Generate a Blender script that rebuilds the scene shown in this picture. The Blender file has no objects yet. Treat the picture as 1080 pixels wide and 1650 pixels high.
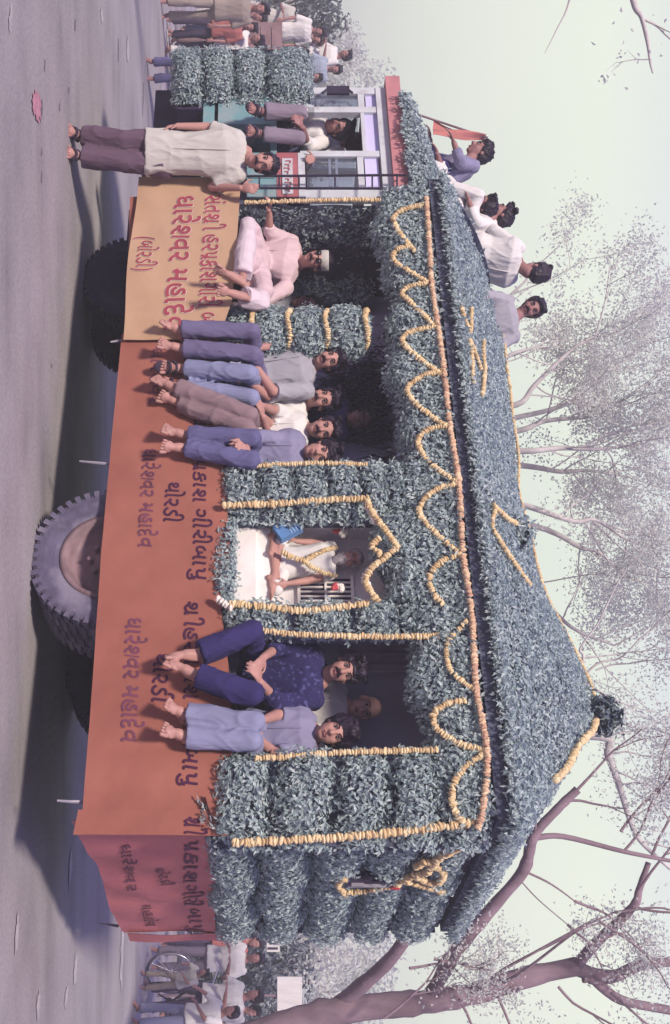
import bpy, bmesh, math, random
import numpy as np
from mathutils import Vector, Matrix

SC = bpy.context.scene
COL = SC.collection
rng = np.random.default_rng(11)
random.seed(11)
R = math.radians

# ------------------------------------------------------------------ camera
# The print is turned a quarter: the camera is rolled 90 degrees, its right is the world's up.
F, CU, V0, H = 1957.0, 825.0, 415.0, 1.5          # focal length, view axis (photo px) and eye height (m)
CAM = np.array([0.0, 0.0, H])
cd = bpy.data.cameras.new('camera')
cam = bpy.data.objects.new('camera', cd)
COL.objects.link(cam)
cam.matrix_world = Matrix(((0, -1, 0, 0), (0, 0, -1, 0), (1, 0, 0, H), (0, 0, 0, 1)))
cd.sensor_fit = 'VERTICAL'
cd.sensor_height = 36.0
cd.lens = F / 1650.0 * 36.0
cd.shift_x = (540.0 - V0) / 1650.0
cd.clip_start, cd.clip_end = 0.1, 3000
SC.camera = cam

# ------------------------------------------------------------------ sky and sun
SUN_AZ, SUN_EL = (-0.36, -0.93), R(41)             # horizontal direction towards the sun
w = bpy.data.worlds.new('World')
SC.world = w
w.use_nodes = True
wt = w.node_tree
bg = wt.nodes['Background']
sky = wt.nodes.new('ShaderNodeTexSky')
sky.sky_type = 'NISHITA'
sky.sun_disc = False
sky.sun_elevation = SUN_EL
sky.sun_rotation = math.atan2(SUN_AZ[0], SUN_AZ[1])
sky.dust_density = 4.0
tc = wt.nodes.new('ShaderNodeTexCoord')
sep = wt.nodes.new('ShaderNodeSeparateXYZ')
wt.links.new(tc.outputs['Generated'], sep.inputs[0])
ramp = wt.nodes.new('ShaderNodeValToRGB')          # bright milky haze low down, violet blue overhead
ramp.color_ramp.elements[0].position = 0.26
ramp.color_ramp.elements[0].color = (0, 0, 0, 1)
ramp.color_ramp.elements[1].position = 0.62
ramp.color_ramp.elements[1].color = (1, 1, 1, 1)
wt.links.new(sep.outputs['Z'], ramp.inputs[0])
tint = wt.nodes.new('ShaderNodeMix'); tint.data_type = 'RGBA'; tint.blend_type = 'MULTIPLY'
tint.inputs[0].default_value = 1.0
tint.inputs[7].default_value = (0.95, 0.66, 1.75, 1)
wt.links.new(sky.outputs[0], tint.inputs[6])
cl = wt.nodes.new('ShaderNodeTexNoise')
cl.inputs['Scale'].default_value = 2.2
cl.inputs['Detail'].default_value = 3
wt.links.new(tc.outputs['Generated'], cl.inputs[0])
clr = wt.nodes.new('ShaderNodeValToRGB')
clr.color_ramp.elements[0].position = 0.35
clr.color_ramp.elements[0].color = (6.3, 6.9, 5.9, 1)
clr.color_ramp.elements[1].position = 0.7
clr.color_ramp.elements[1].color = (7.0, 7.4, 6.3, 1)
wt.links.new(cl.outputs[0], clr.inputs[0])
mx = wt.nodes.new('ShaderNodeMix'); mx.data_type = 'RGBA'
wt.links.new(ramp.outputs[0], mx.inputs[0])
wt.links.new(clr.outputs[0], mx.inputs[6])
wt.links.new(tint.outputs[2], mx.inputs[7])
# unseen sky behind the viewer, made dim violet blue to deepen the shade
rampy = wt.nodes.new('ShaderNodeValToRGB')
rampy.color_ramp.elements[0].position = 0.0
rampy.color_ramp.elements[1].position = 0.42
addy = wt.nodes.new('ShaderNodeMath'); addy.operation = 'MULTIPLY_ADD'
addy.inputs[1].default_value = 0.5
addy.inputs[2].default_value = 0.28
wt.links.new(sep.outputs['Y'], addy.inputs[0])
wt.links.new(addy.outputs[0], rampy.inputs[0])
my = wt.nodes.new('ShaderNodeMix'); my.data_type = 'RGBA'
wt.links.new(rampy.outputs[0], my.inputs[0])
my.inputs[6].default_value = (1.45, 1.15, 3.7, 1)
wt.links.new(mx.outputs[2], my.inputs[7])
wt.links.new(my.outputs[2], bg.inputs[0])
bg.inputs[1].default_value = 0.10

sd = bpy.data.lights.new('sun', 'SUN')
sd.energy = 3.7
sd.angle = R(8)
sd.color = (1.0, 0.88, 0.74)
sun = bpy.data.objects.new('sun', sd)
COL.objects.link(sun)
_a = Vector((SUN_AZ[0], SUN_AZ[1], 0)).normalized() * math.cos(SUN_EL) + Vector((0, 0, math.sin(SUN_EL)))
sun.rotation_euler = _a.to_track_quat('Z', 'Y').to_euler()
sun.location = (-10, -10, 20)

SC.view_settings.view_transform = 'Standard'
SC.view_settings.look = 'None'
SC.view_settings.exposure = 0.52
SC.view_settings.gamma = 1.0
SC.cycles.use_denoising = True
SC.cycles.max_bounces = 6
SC.cycles.diffuse_bounces = 3
SC.cycles.transparent_max_bounces = 8

# ------------------------------------------------------------------ places
# the lorry's own frame: t metres forward from the rear corner, d metres inward from its near side, z up
P0 = np.array([1.76, 7.1, 0.0])
A = np.array([-0.8438, 0.5367, 0.0])
N = np.array([0.5367, 0.8438, 0.0])
UP = np.array([0.0, 0.0, 1.0])


def ray(u, v):
    return np.array([(u - CU) / F, 1.0, (v - V0) / F])


def pd(u, v, d=0.0):                               # point of the lorry's plane d behind its near side
    r = ray(u, v)
    return CAM + r * ((P0 @ N + d) / (r @ N))


def pt(u, v, t=0.0):                               # point of the lorry's cross plane t
    r = ray(u, v)
    return CAM + r * ((P0 @ A + t) / (r @ A))


def py(u, v, Y):
    return CAM + ray(u, v) * Y


def L(t, d, z):
    return P0 + A * t + N * d + UP * z


def tz(u, v, d=0.0):
    p = pd(u, v, d)
    return (p - P0) @ A, p[2]


def tU(u, d=0.0):
    return tz(u, V0, d)[0]


def nrm(v):
    v = np.asarray(v, float)
    n = np.linalg.norm(v)
    return v / n if n > 1e-9 else v


# ------------------------------------------------------------------ materials
def hexlin(h, k=1.0):
    c = [int(h[i:i + 2], 16) / 255 for i in (1, 3, 5)]
    return tuple(k * (x / 12.92 if x <= 0.04045 else ((x + 0.055) / 1.055) ** 2.4) for x in c)


MATS = {}


def mat(name, col, rough=0.8, var=0.18, scale=6.0, bump=0.15, bscale=60.0, stretch=None, metal=0.0, spec=0.3, detail=4, second=None, sfac=(0.45, 0.62), sscale=3.0):
    if name in MATS:
        return MATS[name]
    if isinstance(col, str):
        col = hexlin(col)
    m = bpy.data.materials.new(name)
    m.use_nodes = True
    nt = m.node_tree
    b = nt.nodes['Principled BSDF']
    b.inputs['Roughness'].default_value = rough
    b.inputs['Metallic'].default_value = metal
    b.inputs['Specular IOR Level'].default_value = spec
    tcn = nt.nodes.new('ShaderNodeTexCoord')
    src = tcn.outputs['Object']
    if stretch:
        mp = nt.nodes.new('ShaderNodeMapping')
        mp.inputs['Scale'].default_value = stretch
        nt.links.new(src, mp.inputs[0])
        src = mp.outputs[0]
    n1 = nt.nodes.new('ShaderNodeTexNoise')
    n1.inputs['Scale'].default_value = scale
    n1.inputs['Detail'].default_value = detail
    nt.links.new(src, n1.inputs[0])
    rp = nt.nodes.new('ShaderNodeValToRGB')
    rp.color_ramp.elements[0].position = 0.3
    rp.color_ramp.elements[1].position = 0.7
    rp.color_ramp.elements[0].color = (*[max(0, c * (1 - var)) for c in col], 1)
    rp.color_ramp.elements[1].color = (*[min(1, c * (1 + var)) for c in col], 1)
    nt.links.new(n1.outputs[0], rp.inputs[0])
    out = rp.outputs[0]
    if second is not None:
        if isinstance(second, str):
            second = hexlin(second)
        n3 = nt.nodes.new('ShaderNodeTexNoise')
        n3.inputs['Scale'].default_value = sscale
        n3.inputs['Detail'].default_value = 6
        nt.links.new(src, n3.inputs[0])
        r3 = nt.nodes.new('ShaderNodeValToRGB')
        r3.color_ramp.elements[0].position, r3.color_ramp.elements[1].position = sfac
        nt.links.new(n3.outputs[0], r3.inputs[0])
        m3 = nt.nodes.new('ShaderNodeMix'); m3.data_type = 'RGBA'
        nt.links.new(r3.outputs[0], m3.inputs[0])
        nt.links.new(out, m3.inputs[6])
        m3.inputs[7].default_value = (*second, 1)
        out = m3.outputs[2]
    nt.links.new(out, b.inputs['Base Color'])
    if bump > 0:
        n2 = nt.nodes.new('ShaderNodeTexNoise')
        n2.inputs['Scale'].default_value = bscale
        n2.inputs['Detail'].default_value = 3
        nt.links.new(src, n2.inputs[0])
        bp = nt.nodes.new('ShaderNodeBump')
        bp.inputs['Strength'].default_value = bump
        bp.inputs['Distance'].default_value = 0.02
        nt.links.new(n2.outputs[0], bp.inputs['Height'])
        nt.links.new(bp.outputs[0], b.inputs['Normal'])
    MATS[name] = m
    return m


def islandmat(name, cols, rough=0.75, trans=0.0, spec=0.12):
    """leaves and petals: every little blade has a tone of its own"""
    if name in MATS:
        return MATS[name]
    m = bpy.data.materials.new(name)
    m.use_nodes = True
    nt = m.node_tree
    b = nt.nodes['Principled BSDF']
    b.inputs['Roughness'].default_value = rough
    b.inputs['Specular IOR Level'].default_value = spec
    g = nt.nodes.new('ShaderNodeNewGeometry')
    rp = nt.nodes.new('ShaderNodeValToRGB')
    e = rp.color_ramp.elements
    while len(e) < len(cols):
        e.new(0.5)
    for i, c in enumerate(cols):
        e[i].position = i / (len(cols) - 1)
        e[i].color = (*c, 1)
    nt.links.new(g.outputs['Random Per Island'], rp.inputs[0])
    nt.links.new(rp.outputs[0], b.inputs['Base Color'])
    if trans:
        tr = nt.nodes.new('ShaderNodeBsdfTranslucent')
        nt.links.new(rp.outputs[0], tr.inputs[0])
        ms = nt.nodes.new('ShaderNodeMixShader')
        ms.inputs[0].default_value = trans
        nt.links.new(b.outputs[0], ms.inputs[1])
        nt.links.new(tr.outputs[0], ms.inputs[2])
        nt.links.new(ms.outputs[0], nt.nodes['Material Output'].inputs[0])
    MATS[name] = m
    return m


# ------------------------------------------------------------------ objects
ORIG = {}


def origin_of(o):
    return ORIG.get(o.name, np.zeros(3)) if o is not None else np.zeros(3)


def tag(o, label=None, cat=None, group=None, kind=None):
    if label: o['label'] = label
    if cat: o['category'] = cat
    if group: o['group'] = group
    if kind: o['kind'] = kind
    return o


def thing(name, loc, label, cat, group=None):
    o = bpy.data.objects.new(name, None)
    COL.objects.link(o)
    o.empty_display_size = 0.2
    o.location = Vector(loc)
    ORIG[o.name] = np.array(loc, float)
    return tag(o, label, cat, group)


_ico = {}


def ico(sub):
    if sub not in _ico:
        bm = bmesh.new()
        bmesh.ops.create_icosphere(bm, subdivisions=sub, radius=1.0)
        _ico[sub] = (np.array([v.co[:] for v in bm.verts]), np.array([[v.index for v in f.verts] for f in bm.faces]))
        bm.free()
    return _ico[sub]


class MB:
    def __init__(self):
        self.V, self.Fc, self.n = [], [], 0

    def add(self, V, Fa, mi=0):
        V = np.asarray(V, float).reshape(-1, 3)
        Fa = np.asarray(Fa, int)
        self.V.append(V)
        self.Fc.append((Fa + self.n, mi))
        self.n += len(V)
        return self

    def hexa(self, c, mi=0):                      # 8 corners: bottom ring 0-3, top ring 4-7
        return self.add(c, [[3, 2, 1, 0], [4, 5, 6, 7], [0, 1, 5, 4], [1, 2, 6, 5], [2, 3, 7, 6], [3, 0, 4, 7]], mi)

    def tbox(self, t0, t1, d0, d1, z0, z1, mi=0):  # box in the lorry's frame
        return self.hexa([L(t0, d0, z0), L(t0, d1, z0), L(t1, d1, z0), L(t1, d0, z0),
                          L(t0, d0, z1), L(t0, d1, z1), L(t1, d1, z1), L(t1, d0, z1)], mi)

    def ubox(self, u0, u1, v0, v1, d0, d1, mi=0):  # the same, its face given by where it stands in the photo
        a, b = tz(u0, (v0 + v1) / 2, d0), tz(u1, (v0 + v1) / 2, d0)
        z0, z1 = tz((u0 + u1) / 2, v0, d0)[1], tz((u0 + u1) / 2, v1, d0)[1]
        return self.tbox(min(a[0], b[0]), max(a[0], b[0]), d0, d1, z0, z1, mi)

    def obox(self, c, ax, ay, az, mi=0):           # centre and three half axes
        c, ax, ay, az = [np.asarray(x, float) for x in (c, ax, ay, az)]
        return self.hexa([c - ax - ay - az, c + ax - ay - az, c + ax + ay - az, c - ax + ay - az,
                          c - ax - ay + az, c + ax - ay + az, c + ax + ay + az, c - ax + ay + az], mi)

    def loft(self, rings, caps=True, mi=0):
        rings = [np.asarray(r, float) for r in rings]
        n = len(rings[0])
        V = np.concatenate(rings)
        k = np.arange(n)
        Fa = []
        for i in range(len(rings) - 1):
            a, b = i * n + k, i * n + (k + 1) % n
            Fa.append(np.stack([a, b, b + n, a + n], 1))
        self.add(V, np.concatenate(Fa), mi)
        if caps:
            for ring, rev in ((rings[0], True), (rings[-1], False)):
                c = ring.mean(0)
                idx = np.stack([k, (k + 1) % n, np.full(n, n)], 1)
                self.add(np.vstack([ring, c]), idx[:, ::-1] if rev else idx, mi)
        return self

    def tube(self, pts, rad, n=8, mi=0, caps=True):
        pts = np.asarray(pts, float)
        rad = np.broadcast_to(np.asarray(rad, float), (len(pts),))
        tg = np.gradient(pts, axis=0)
        x = None
        rings = []
        for p, t, r in zip(pts, tg, rad):
            t = nrm(t)
            if x is None:
                h = np.array([0, 0, 1.0]) if abs(t[2]) < 0.9 else np.array([1.0, 0, 0])
                x = nrm(np.cross(h, t))
            x = nrm(x - t * (x @ t))
            y = np.cross(t, x)
            a = np.linspace(0, 2 * np.pi, n, endpoint=False)
            rings.append(p + r * (np.cos(a)[:, None] * x + np.sin(a)[:, None] * y))
        return self.loft(rings, caps, mi)

    def capsule(self, p0, p1, r0, r1, n=12, mi=0):
        p0, p1 = np.asarray(p0, float), np.asarray(p1, float)
        ax = nrm(p1 - p0)
        pts, rad = [], []
        for a in (-1.45, -1.1, -0.7, -0.35):
            pts.append(p0 + ax * r0 * math.sin(a)); rad.append(r0 * math.cos(a))
        pts += [p0, p1]; rad += [r0, r1]
        for a in (0.35, 0.7, 1.1, 1.45):
            pts.append(p1 + ax * r1 * math.sin(a)); rad.append(r1 * math.cos(a))
        return self.tube(pts, rad, n, mi)

    def ell(self, c, ax, ay, az, sub=3, mi=0):
        V, Fa = ico(sub)
        return self.add(np.asarray(c) + V @ np.array([ax, ay, az], float), Fa, mi)

    def sphere(self, c, r, sub=2, mi=0):
        return self.ell(c, (r, 0, 0), (0, r, 0), (0, 0, r), sub, mi)

    def grid(self, G, mi=0, flip=False):
        G = np.asarray(G, float)
        na, nb = G.shape[:2]
        i = np.arange(na * nb).reshape(na, nb)
        q = np.stack([i[:-1, :-1], i[1:, :-1], i[1:, 1:], i[:-1, 1:]], -1).reshape(-1, 4)
        return self.add(G.reshape(-1, 3), q[:, ::-1] if flip else q, mi)

    def arrays(self):
        V = np.concatenate(self.V)
        return V, self.Fc

    def mesh(self, name, org=None, smooth=False):
        V, Fc = self.arrays()
        if org is not None:
            V = V - org
        me = bpy.data.meshes.new(name)
        nl = sum(f.size for f, _ in Fc)
        nf = sum(len(f) for f, _ in Fc)
        me.vertices.add(len(V)); me.loops.add(nl); me.polygons.add(nf)
        me.vertices.foreach_set('co', V.astype(np.float32).ravel())
        me.loops.foreach_set('vertex_index', np.concatenate([f.ravel() for f, _ in Fc]).astype(np.int32))
        tot = np.concatenate([np.full(len(f), f.shape[1]) for f, _ in Fc])
        st = np.concatenate([[0], np.cumsum(tot)[:-1]])
        me.polygons.foreach_set('loop_start', st.astype(np.int32))
        me.polygons.foreach_set('loop_total', tot.astype(np.int32))
        me.polygons.foreach_set('material_index', np.concatenate([np.full(len(f), m) for f, m in Fc]).astype(np.int32))
        me.polygons.foreach_set('use_smooth', np.full(nf, smooth))
        me.update(calc_edges=True)
        me.validate()
        return me

    def build(self, name, mats, parent=None, smooth=False, org=None):
        if not isinstance(mats, (list, tuple)):
            mats = [mats]
        if parent is not None:
            org = origin_of(parent)
        elif org is None:
            V = np.concatenate(self.V)
            org = np.array([*(V.min(0) + V.max(0))[:2] / 2, V[:, 2].min()])
        me = self.mesh(name, org, smooth)
        for m in mats:
            me.materials.append(m)
        o = bpy.data.objects.new(name, me)
        COL.objects.link(o)
        if parent is not None:
            o.parent = parent
        else:
            o.location = Vector(org)
        ORIG[o.name] = np.array(org, float)
        return o


def blob(mb, voxel, smooth=3, fold=0.0, fk=1.0, seed=0, fdir=None):
    """melt the shapes of mb into one continuous skin; fold adds cloth folds along the normals"""
    me = mb.mesh('tmp')
    o = bpy.data.objects.new('tmp', me)
    COL.objects.link(o)
    md = o.modifiers.new('r', 'REMESH'); md.mode = 'VOXEL'; md.voxel_size = voxel
    if smooth:
        ms = o.modifiers.new('s', 'SMOOTH'); ms.iterations = smooth; ms.factor = 0.5
    dg = bpy.context.evaluated_depsgraph_get()
    em = bpy.data.meshes.new_from_object(o.evaluated_get(dg))
    V = np.empty(len(em.vertices) * 3, np.float32); em.vertices.foreach_get('co', V)
    V = V.reshape(-1, 3).astype(float)
    Nn = np.empty(len(em.vertices) * 3, np.float32); em.vertices.foreach_get('normal', Nn)
    Nn = Nn.reshape(-1, 3)
    lt = np.empty(len(em.polygons), np.int32); em.polygons.foreach_get('loop_total', lt)
    vi = np.empty(len(em.loops), np.int32); em.loops.foreach_get('vertex_index', vi)
    st = np.concatenate([[0], np.cumsum(lt)[:-1]])
    out = MB()
    if fold:
        rs = np.random.default_rng(seed + 5)
        h = np.zeros(len(V))
        for k in range(8):                          # sparse sharp creases rather than an even ripple
            kv = nrm(rs.normal(size=3)) * (11 + 4.5 * k) * fk
            if fdir is not None:
                kv = kv - 0.75 * fdir * (kv @ fdir)
            wv = V + 0.055 * np.sin(V[:, [1, 2, 0]] * 8 + rs.uniform(0, 6, 3)) + 0.02 * np.sin(V[:, [2, 0, 1]] * 21 + rs.uniform(0, 6, 3))
            mask = np.clip(0.5 + np.sin(V @ (rs.normal(size=3) * 6) + rs.uniform(0, 6)), 0, 1)
            h += mask * (1 - np.abs(np.sin(wv @ kv + rs.uniform(0, 6)))) ** 3 / (1 + 0.12 * k)
        h = h - h.mean()
        V = V + Nn * (fold * h)[:, None]
    first = True
    for k in (3, 4):
        s = st[lt == k]
        if len(s):
            Fa = vi[s[:, None] + np.arange(k)]
            if first:
                out.add(V, Fa); first = False
            else:
                out.Fc.append((Fa, 0))
    bpy.data.objects.remove(o)
    bpy.data.meshes.remove(me)
    bpy.data.meshes.remove(em)
    return out


# ------------------------------------------------------------------ leaves, garlands
def leaf_blades(mb, P, Nr, Ln=0.038, W=0.019, tilt=0.42, droop=0.35, mi=0):
    n = len(P)
    if n == 0:
        return
    tg = rng.normal(size=(n, 3)) + np.array([0, 0, -droop])
    tg -= Nr * (tg * Nr).sum(1)[:, None]
    tg /= np.linalg.norm(tg, axis=1)[:, None] + 1e-9
    a = rng.uniform(-0.15, 1.0, n)[:, None] * tilt * 1.6
    dr = tg * np.cos(a) + Nr * np.sin(a)
    sd = np.cross(dr, Nr); sd /= np.linalg.norm(sd, axis=1)[:, None] + 1e-9
    rolls = rng.normal(0, 0.5, n)[:, None]
    nn = np.cross(sd, dr)
    sd = sd * np.cos(rolls) + nn * np.sin(rolls)
    nn = np.cross(sd, dr)
    l = (Ln * rng.uniform(0.6, 1.35, n))[:, None]
    wd = (W * rng.uniform(0.7, 1.3, n))[:, None]
    lift = wd * rng.uniform(0.1, 0.5, n)[:, None]
    V = np.stack([P, P + dr * l * 0.45 + sd * wd * 0.5 + nn * lift, P + dr * l - nn * l * 0.12, P + dr * l * 0.45 - sd * wd * 0.5 + nn * lift], 1).reshape(-1, 3)
    i = np.arange(n)[:, None] * 4
    Fa = np.concatenate([i + [0, 1, 2], i + [0, 2, 3]])
    mb.add(V, Fa, mi)


def leaf_surf(mb, G, dens=1300, Ln=0.038, W=0.019, flip=False, base=True, tilt=0.42, sink=0.025, jitter=0.015, droop=0.35, wt=None):
    G = np.asarray(G, float)
    du = np.gradient(G, axis=0); dv = np.gradient(G, axis=1)
    Nr = np.cross(du, dv)
    Nr /= np.linalg.norm(Nr, axis=2)[:, :, None] + 1e-9
    if flip:
        Nr = -Nr
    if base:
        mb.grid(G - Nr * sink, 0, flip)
    c = np.linalg.norm(np.cross(G[1:, :-1] - G[:-1, :-1], G[:-1, 1:] - G[:-1, :-1]), axis=2)
    if wt is not None:
        c = c * wt[:-1, :-1]
    area = c.sum()
    n = int(area * dens * 2.1)
    pr = (c / area).ravel()
    k = rng.choice(len(pr), n, p=pr)
    i, j = k // c.shape[1], k % c.shape[1]
    a, b = rng.random(n)[:, None], rng.random(n)[:, None]
    bil = lambda X: (X[i, j] * (1 - a) + X[i + 1, j] * a) * (1 - b) + (X[i, j + 1] * (1 - a) + X[i + 1, j + 1] * a) * b
    P, Nn = bil(G), bil(Nr)
    Nn = Nn / (np.linalg.norm(Nn, axis=1)[:, None] + 1e-9)
    P = P + Nn * rng.normal(0, jitter, n)[:, None]
    leaf_blades(mb, P, Nn, Ln, W, tilt, droop, 1)


def wob(x, y, k=1.0, ph=0.0):
    return np.sin(7.1 * k * x + 3 * np.sin(2.3 * k * y + ph)) * 0.5 + np.sin(11.3 * k * y + 2 * np.sin(5.1 * k * x) + 1.3 + ph) * 0.5


def side_leaf(mb, t0, t1, z0, z1, d0=0.0, th=0.09, bands=None, dens=1300, sag=0.02, **kw):
    """a leafy cladding on the near side, puffed between the strings that tie it"""
    na, nb = max(6, int(abs(t1 - t0) / 0.05)), max(8, int((z1 - z0) / 0.025))
    t, z = np.linspace(t0, t1, na), np.linspace(z0, z1, nb)
    T, Z = np.meshgrid(t, z, indexing='ij')
    zb = np.array(sorted([z0] + list(bands or []) + [z1]))
    Zs = Z + sag * wob(T, Z * 0.3)
    k = np.clip(np.searchsorted(zb, Zs) - 1, 0, len(zb) - 2)
    q = np.clip((Zs - zb[k]) / (zb[k + 1] - zb[k]), 0, 1)
    bul = th * (1 - np.abs(2 * q - 1) ** 3.5)
    e = np.minimum((T - min(t0, t1)), (max(t0, t1) - T)) / 0.1
    kw['wt'] = np.where((k > 0) & (q < .5) | (k < len(zb) - 2) & (q > .5), np.clip((0.5 - np.abs(q - .5)) * 7 - .12, 0.02, 1), 1.0)
    bul = bul * np.clip(e, 0.25, 1) + 0.012 * wob(T, Z, 1.4)
    G = P0 + T[..., None] * A + (d0 - bul)[..., None] * N + Z[..., None] * UP
    leaf_surf(mb, G, dens, flip=t1 > t0, **kw)


def rear_leaf(mb, d0, d1, z0, z1, t=0.0, th=0.09, bands=None, dens=1200, **kw):
    na, nb = max(6, int(abs(d1 - d0) / 0.05)), max(8, int((z1 - z0) / 0.025))
    d, z = np.linspace(d0, d1, na), np.linspace(z0, z1, nb)
    D, Z = np.meshgrid(d, z, indexing='ij')
    zb = np.array(sorted([z0] + list(bands or []) + [z1]))
    Zs = Z + 0.03 * wob(D, Z * 0.3)
    k = np.clip(np.searchsorted(zb, Zs) - 1, 0, len(zb) - 2)
    q = np.clip((Zs - zb[k]) / (zb[k + 1] - zb[k]), 0, 1)
    kw['wt'] = np.where((k > 0) & (q < .5) | (k < len(zb) - 2) & (q > .5), np.clip((0.5 - np.abs(q - .5)) * 7 - .12, 0.02, 1), 1.0)
    bul = th * (1 - np.abs(2 * q - 1) ** 3.5) + 0.012 * wob(D, Z, 1.4)
    G = P0 + (t - bul)[..., None] * A + D[..., None] * N + Z[..., None] * UP
    leaf_surf(mb, G, dens, **kw)


def resample(pts, step):
    pts = np.asarray(pts, float)
    s = np.concatenate([[0], np.cumsum(np.linalg.norm(np.diff(pts, axis=0), axis=1))])
    n = max(2, int(s[-1] / step) + 1)
    q = np.linspace(0, s[-1], n)
    return np.stack([np.interp(q, s, pts[:, k]) for k in range(3)], 1)


def curve(pts, m=12):                              # smooth line through control points
    P = np.asarray(pts, float)
    if len(P) < 3:
        return P
    Q = np.vstack([2 * P[0] - P[1], P, 2 * P[-1] - P[-2]])
    out = []
    for i in range(len(P) - 1):
        a, b, c, d = Q[i:i + 4]
        for s in np.linspace(0, 1, m, endpoint=False):
            out.append(0.5 * ((2 * b) + (-a + c) * s + (2 * a - 5 * b + 4 * c - d) * s ** 2 + (-a + 3 * b - 3 * c + d) * s ** 3))
    out.append(P[-1])
    return np.array(out)


def flowers(mb, pts, r=0.034, step=None, squash=0.50, jit=0.16, mi=0, gap=0.0):
    r = r * 0.70
    Q = resample(pts, step or r * 0.78)
    tg = np.gradient(Q, axis=0)
    V, Fa = ico(2)
    for p, t in zip(Q, tg):
        if gap and rng.random() < gap:
            continue
        t = nrm(t + rng.normal(0, 0.25, 3) * np.linalg.norm(t))
        x = nrm(np.cross(t, rng.normal(size=3))); y = np.cross(t, x)
        s = r * rng.uniform(1 - jit, 1 + jit)
        VV = V * (1 + 0.09 * rng.normal(size=(len(V), 1)))
        mb.add(p + rng.normal(0, r * 0.08, 3) + VV @ np.array([x * s, y * s, t * s * squash]), Fa, mi)


def garland(pts, label, r=0.034, group=None, m='marigold', name='garland', cat='garland', smooth_path=True, **kw):
    mb = MB()
    pl = curve(pts) if smooth_path else np.asarray(pts, float)
    flowers(mb, pl, r, **kw)
    o = mb.build(name, MATS[m], smooth=False)
    return tag(o, label, cat, group)
# ------------------------------------------------------------------ palette (a faded print: mauve greys, violet darks)
mat('asphalt', (0.25, 0.225, 0.25), rough=0.9, var=0.26, scale=1.0, bump=0.35, bscale=24, detail=8, stretch=(1, 1, 1))
mat('dirt', (0.31, 0.275, 0.325), rough=0.95, var=0.25, scale=0.8, bump=0.3, bscale=12, detail=7)
mat('crack', (0.15, 0.125, 0.16), rough=0.95, var=0.3, bump=0)
mat('pale_mark', (0.40, 0.37, 0.40), rough=0.9, var=0.25, scale=5, bump=0.1)
mat('pink_powder', (0.42, 0.20, 0.26), rough=0.95, var=0.3, scale=9, bump=0.1)
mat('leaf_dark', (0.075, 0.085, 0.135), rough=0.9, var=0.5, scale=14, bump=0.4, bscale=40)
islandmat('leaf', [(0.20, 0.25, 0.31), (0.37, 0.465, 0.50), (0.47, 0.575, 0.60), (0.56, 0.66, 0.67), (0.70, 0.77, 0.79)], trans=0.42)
islandmat('leaf_pale', [(0.10, 0.13, 0.14), (0.17, 0.21, 0.215), (0.22, 0.265, 0.26), (0.30, 0.34, 0.34)], trans=0.2)
islandmat('marigold', [(0.55, 0.39, 0.22), (0.66, 0.51, 0.30), (0.74, 0.61, 0.40)], rough=0.8)
islandmat('marigold_pink', [(0.52, 0.32, 0.24), (0.62, 0.43, 0.30), (0.72, 0.55, 0.38)], rough=0.8)
islandmat('white_flower', [(0.66, 0.62, 0.60), (0.80, 0.77, 0.72), (0.70, 0.60, 0.58)], rough=0.8)
islandmat('red_flower', [(0.45, 0.05, 0.08), (0.60, 0.12, 0.14)], rough=0.8)
mat('violet_cloth', (0.55, 0.52, 0.80), rough=0.9, var=0.12, scale=2, bump=0.08, bscale=10)
mat('violet_sheet', (0.23, 0.20, 0.32), rough=0.9, var=0.15, scale=2.5, bump=0.2, bscale=5)
mat('dark_timber', (0.05, 0.035, 0.075), rough=0.85, var=0.4, scale=5, bump=0.3, stretch=(3, 3, 12))
mat('chassis_paint', (0.030, 0.020, 0.060), rough=0.7, var=0.4, scale=5, bump=0.2)
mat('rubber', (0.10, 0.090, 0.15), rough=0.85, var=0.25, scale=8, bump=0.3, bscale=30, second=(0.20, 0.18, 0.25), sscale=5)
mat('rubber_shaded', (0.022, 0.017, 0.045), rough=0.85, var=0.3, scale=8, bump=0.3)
mat('rim_paint', (0.20, 0.13, 0.15), rough=0.6, var=0.35, scale=7, bump=0.2)
mat('teal_paint', (0.17, 0.32, 0.36), rough=0.45, var=0.12, scale=4, bump=0.05, second=(0.25, 0.33, 0.36), sscale=6)
mat('pale_paint', (0.52, 0.55, 0.60), rough=0.5, var=0.10, scale=5, bump=0.05, second=(0.42, 0.40, 0.44), sscale=9, sfac=(0.55, 0.75))
mat('red_paint', (0.36, 0.12, 0.14), rough=0.5, var=0.15, scale=6, bump=0.05)
mat('pink_paint', (0.46, 0.20, 0.22), rough=0.6, var=0.15, scale=6, bump=0.05)
mat('black_iron', (0.030, 0.022, 0.05), rough=0.55, var=0.3, bump=0.05)
mat('grey_iron', (0.30, 0.28, 0.34), rough=0.5, var=0.2, bump=0.05, metal=0.3)
mat('seat_vinyl', (0.07, 0.055, 0.10), rough=0.6, var=0.2, bump=0.1)
mat('bark', (0.235, 0.165, 0.205), rough=0.9, var=0.30, scale=5, bump=0.8, bscale=16, stretch=(1, 1, 0.35))
mat('bark_pale', (0.36, 0.31, 0.34), rough=0.9, var=0.25, scale=5, bump=0.6, bscale=16)


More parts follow.
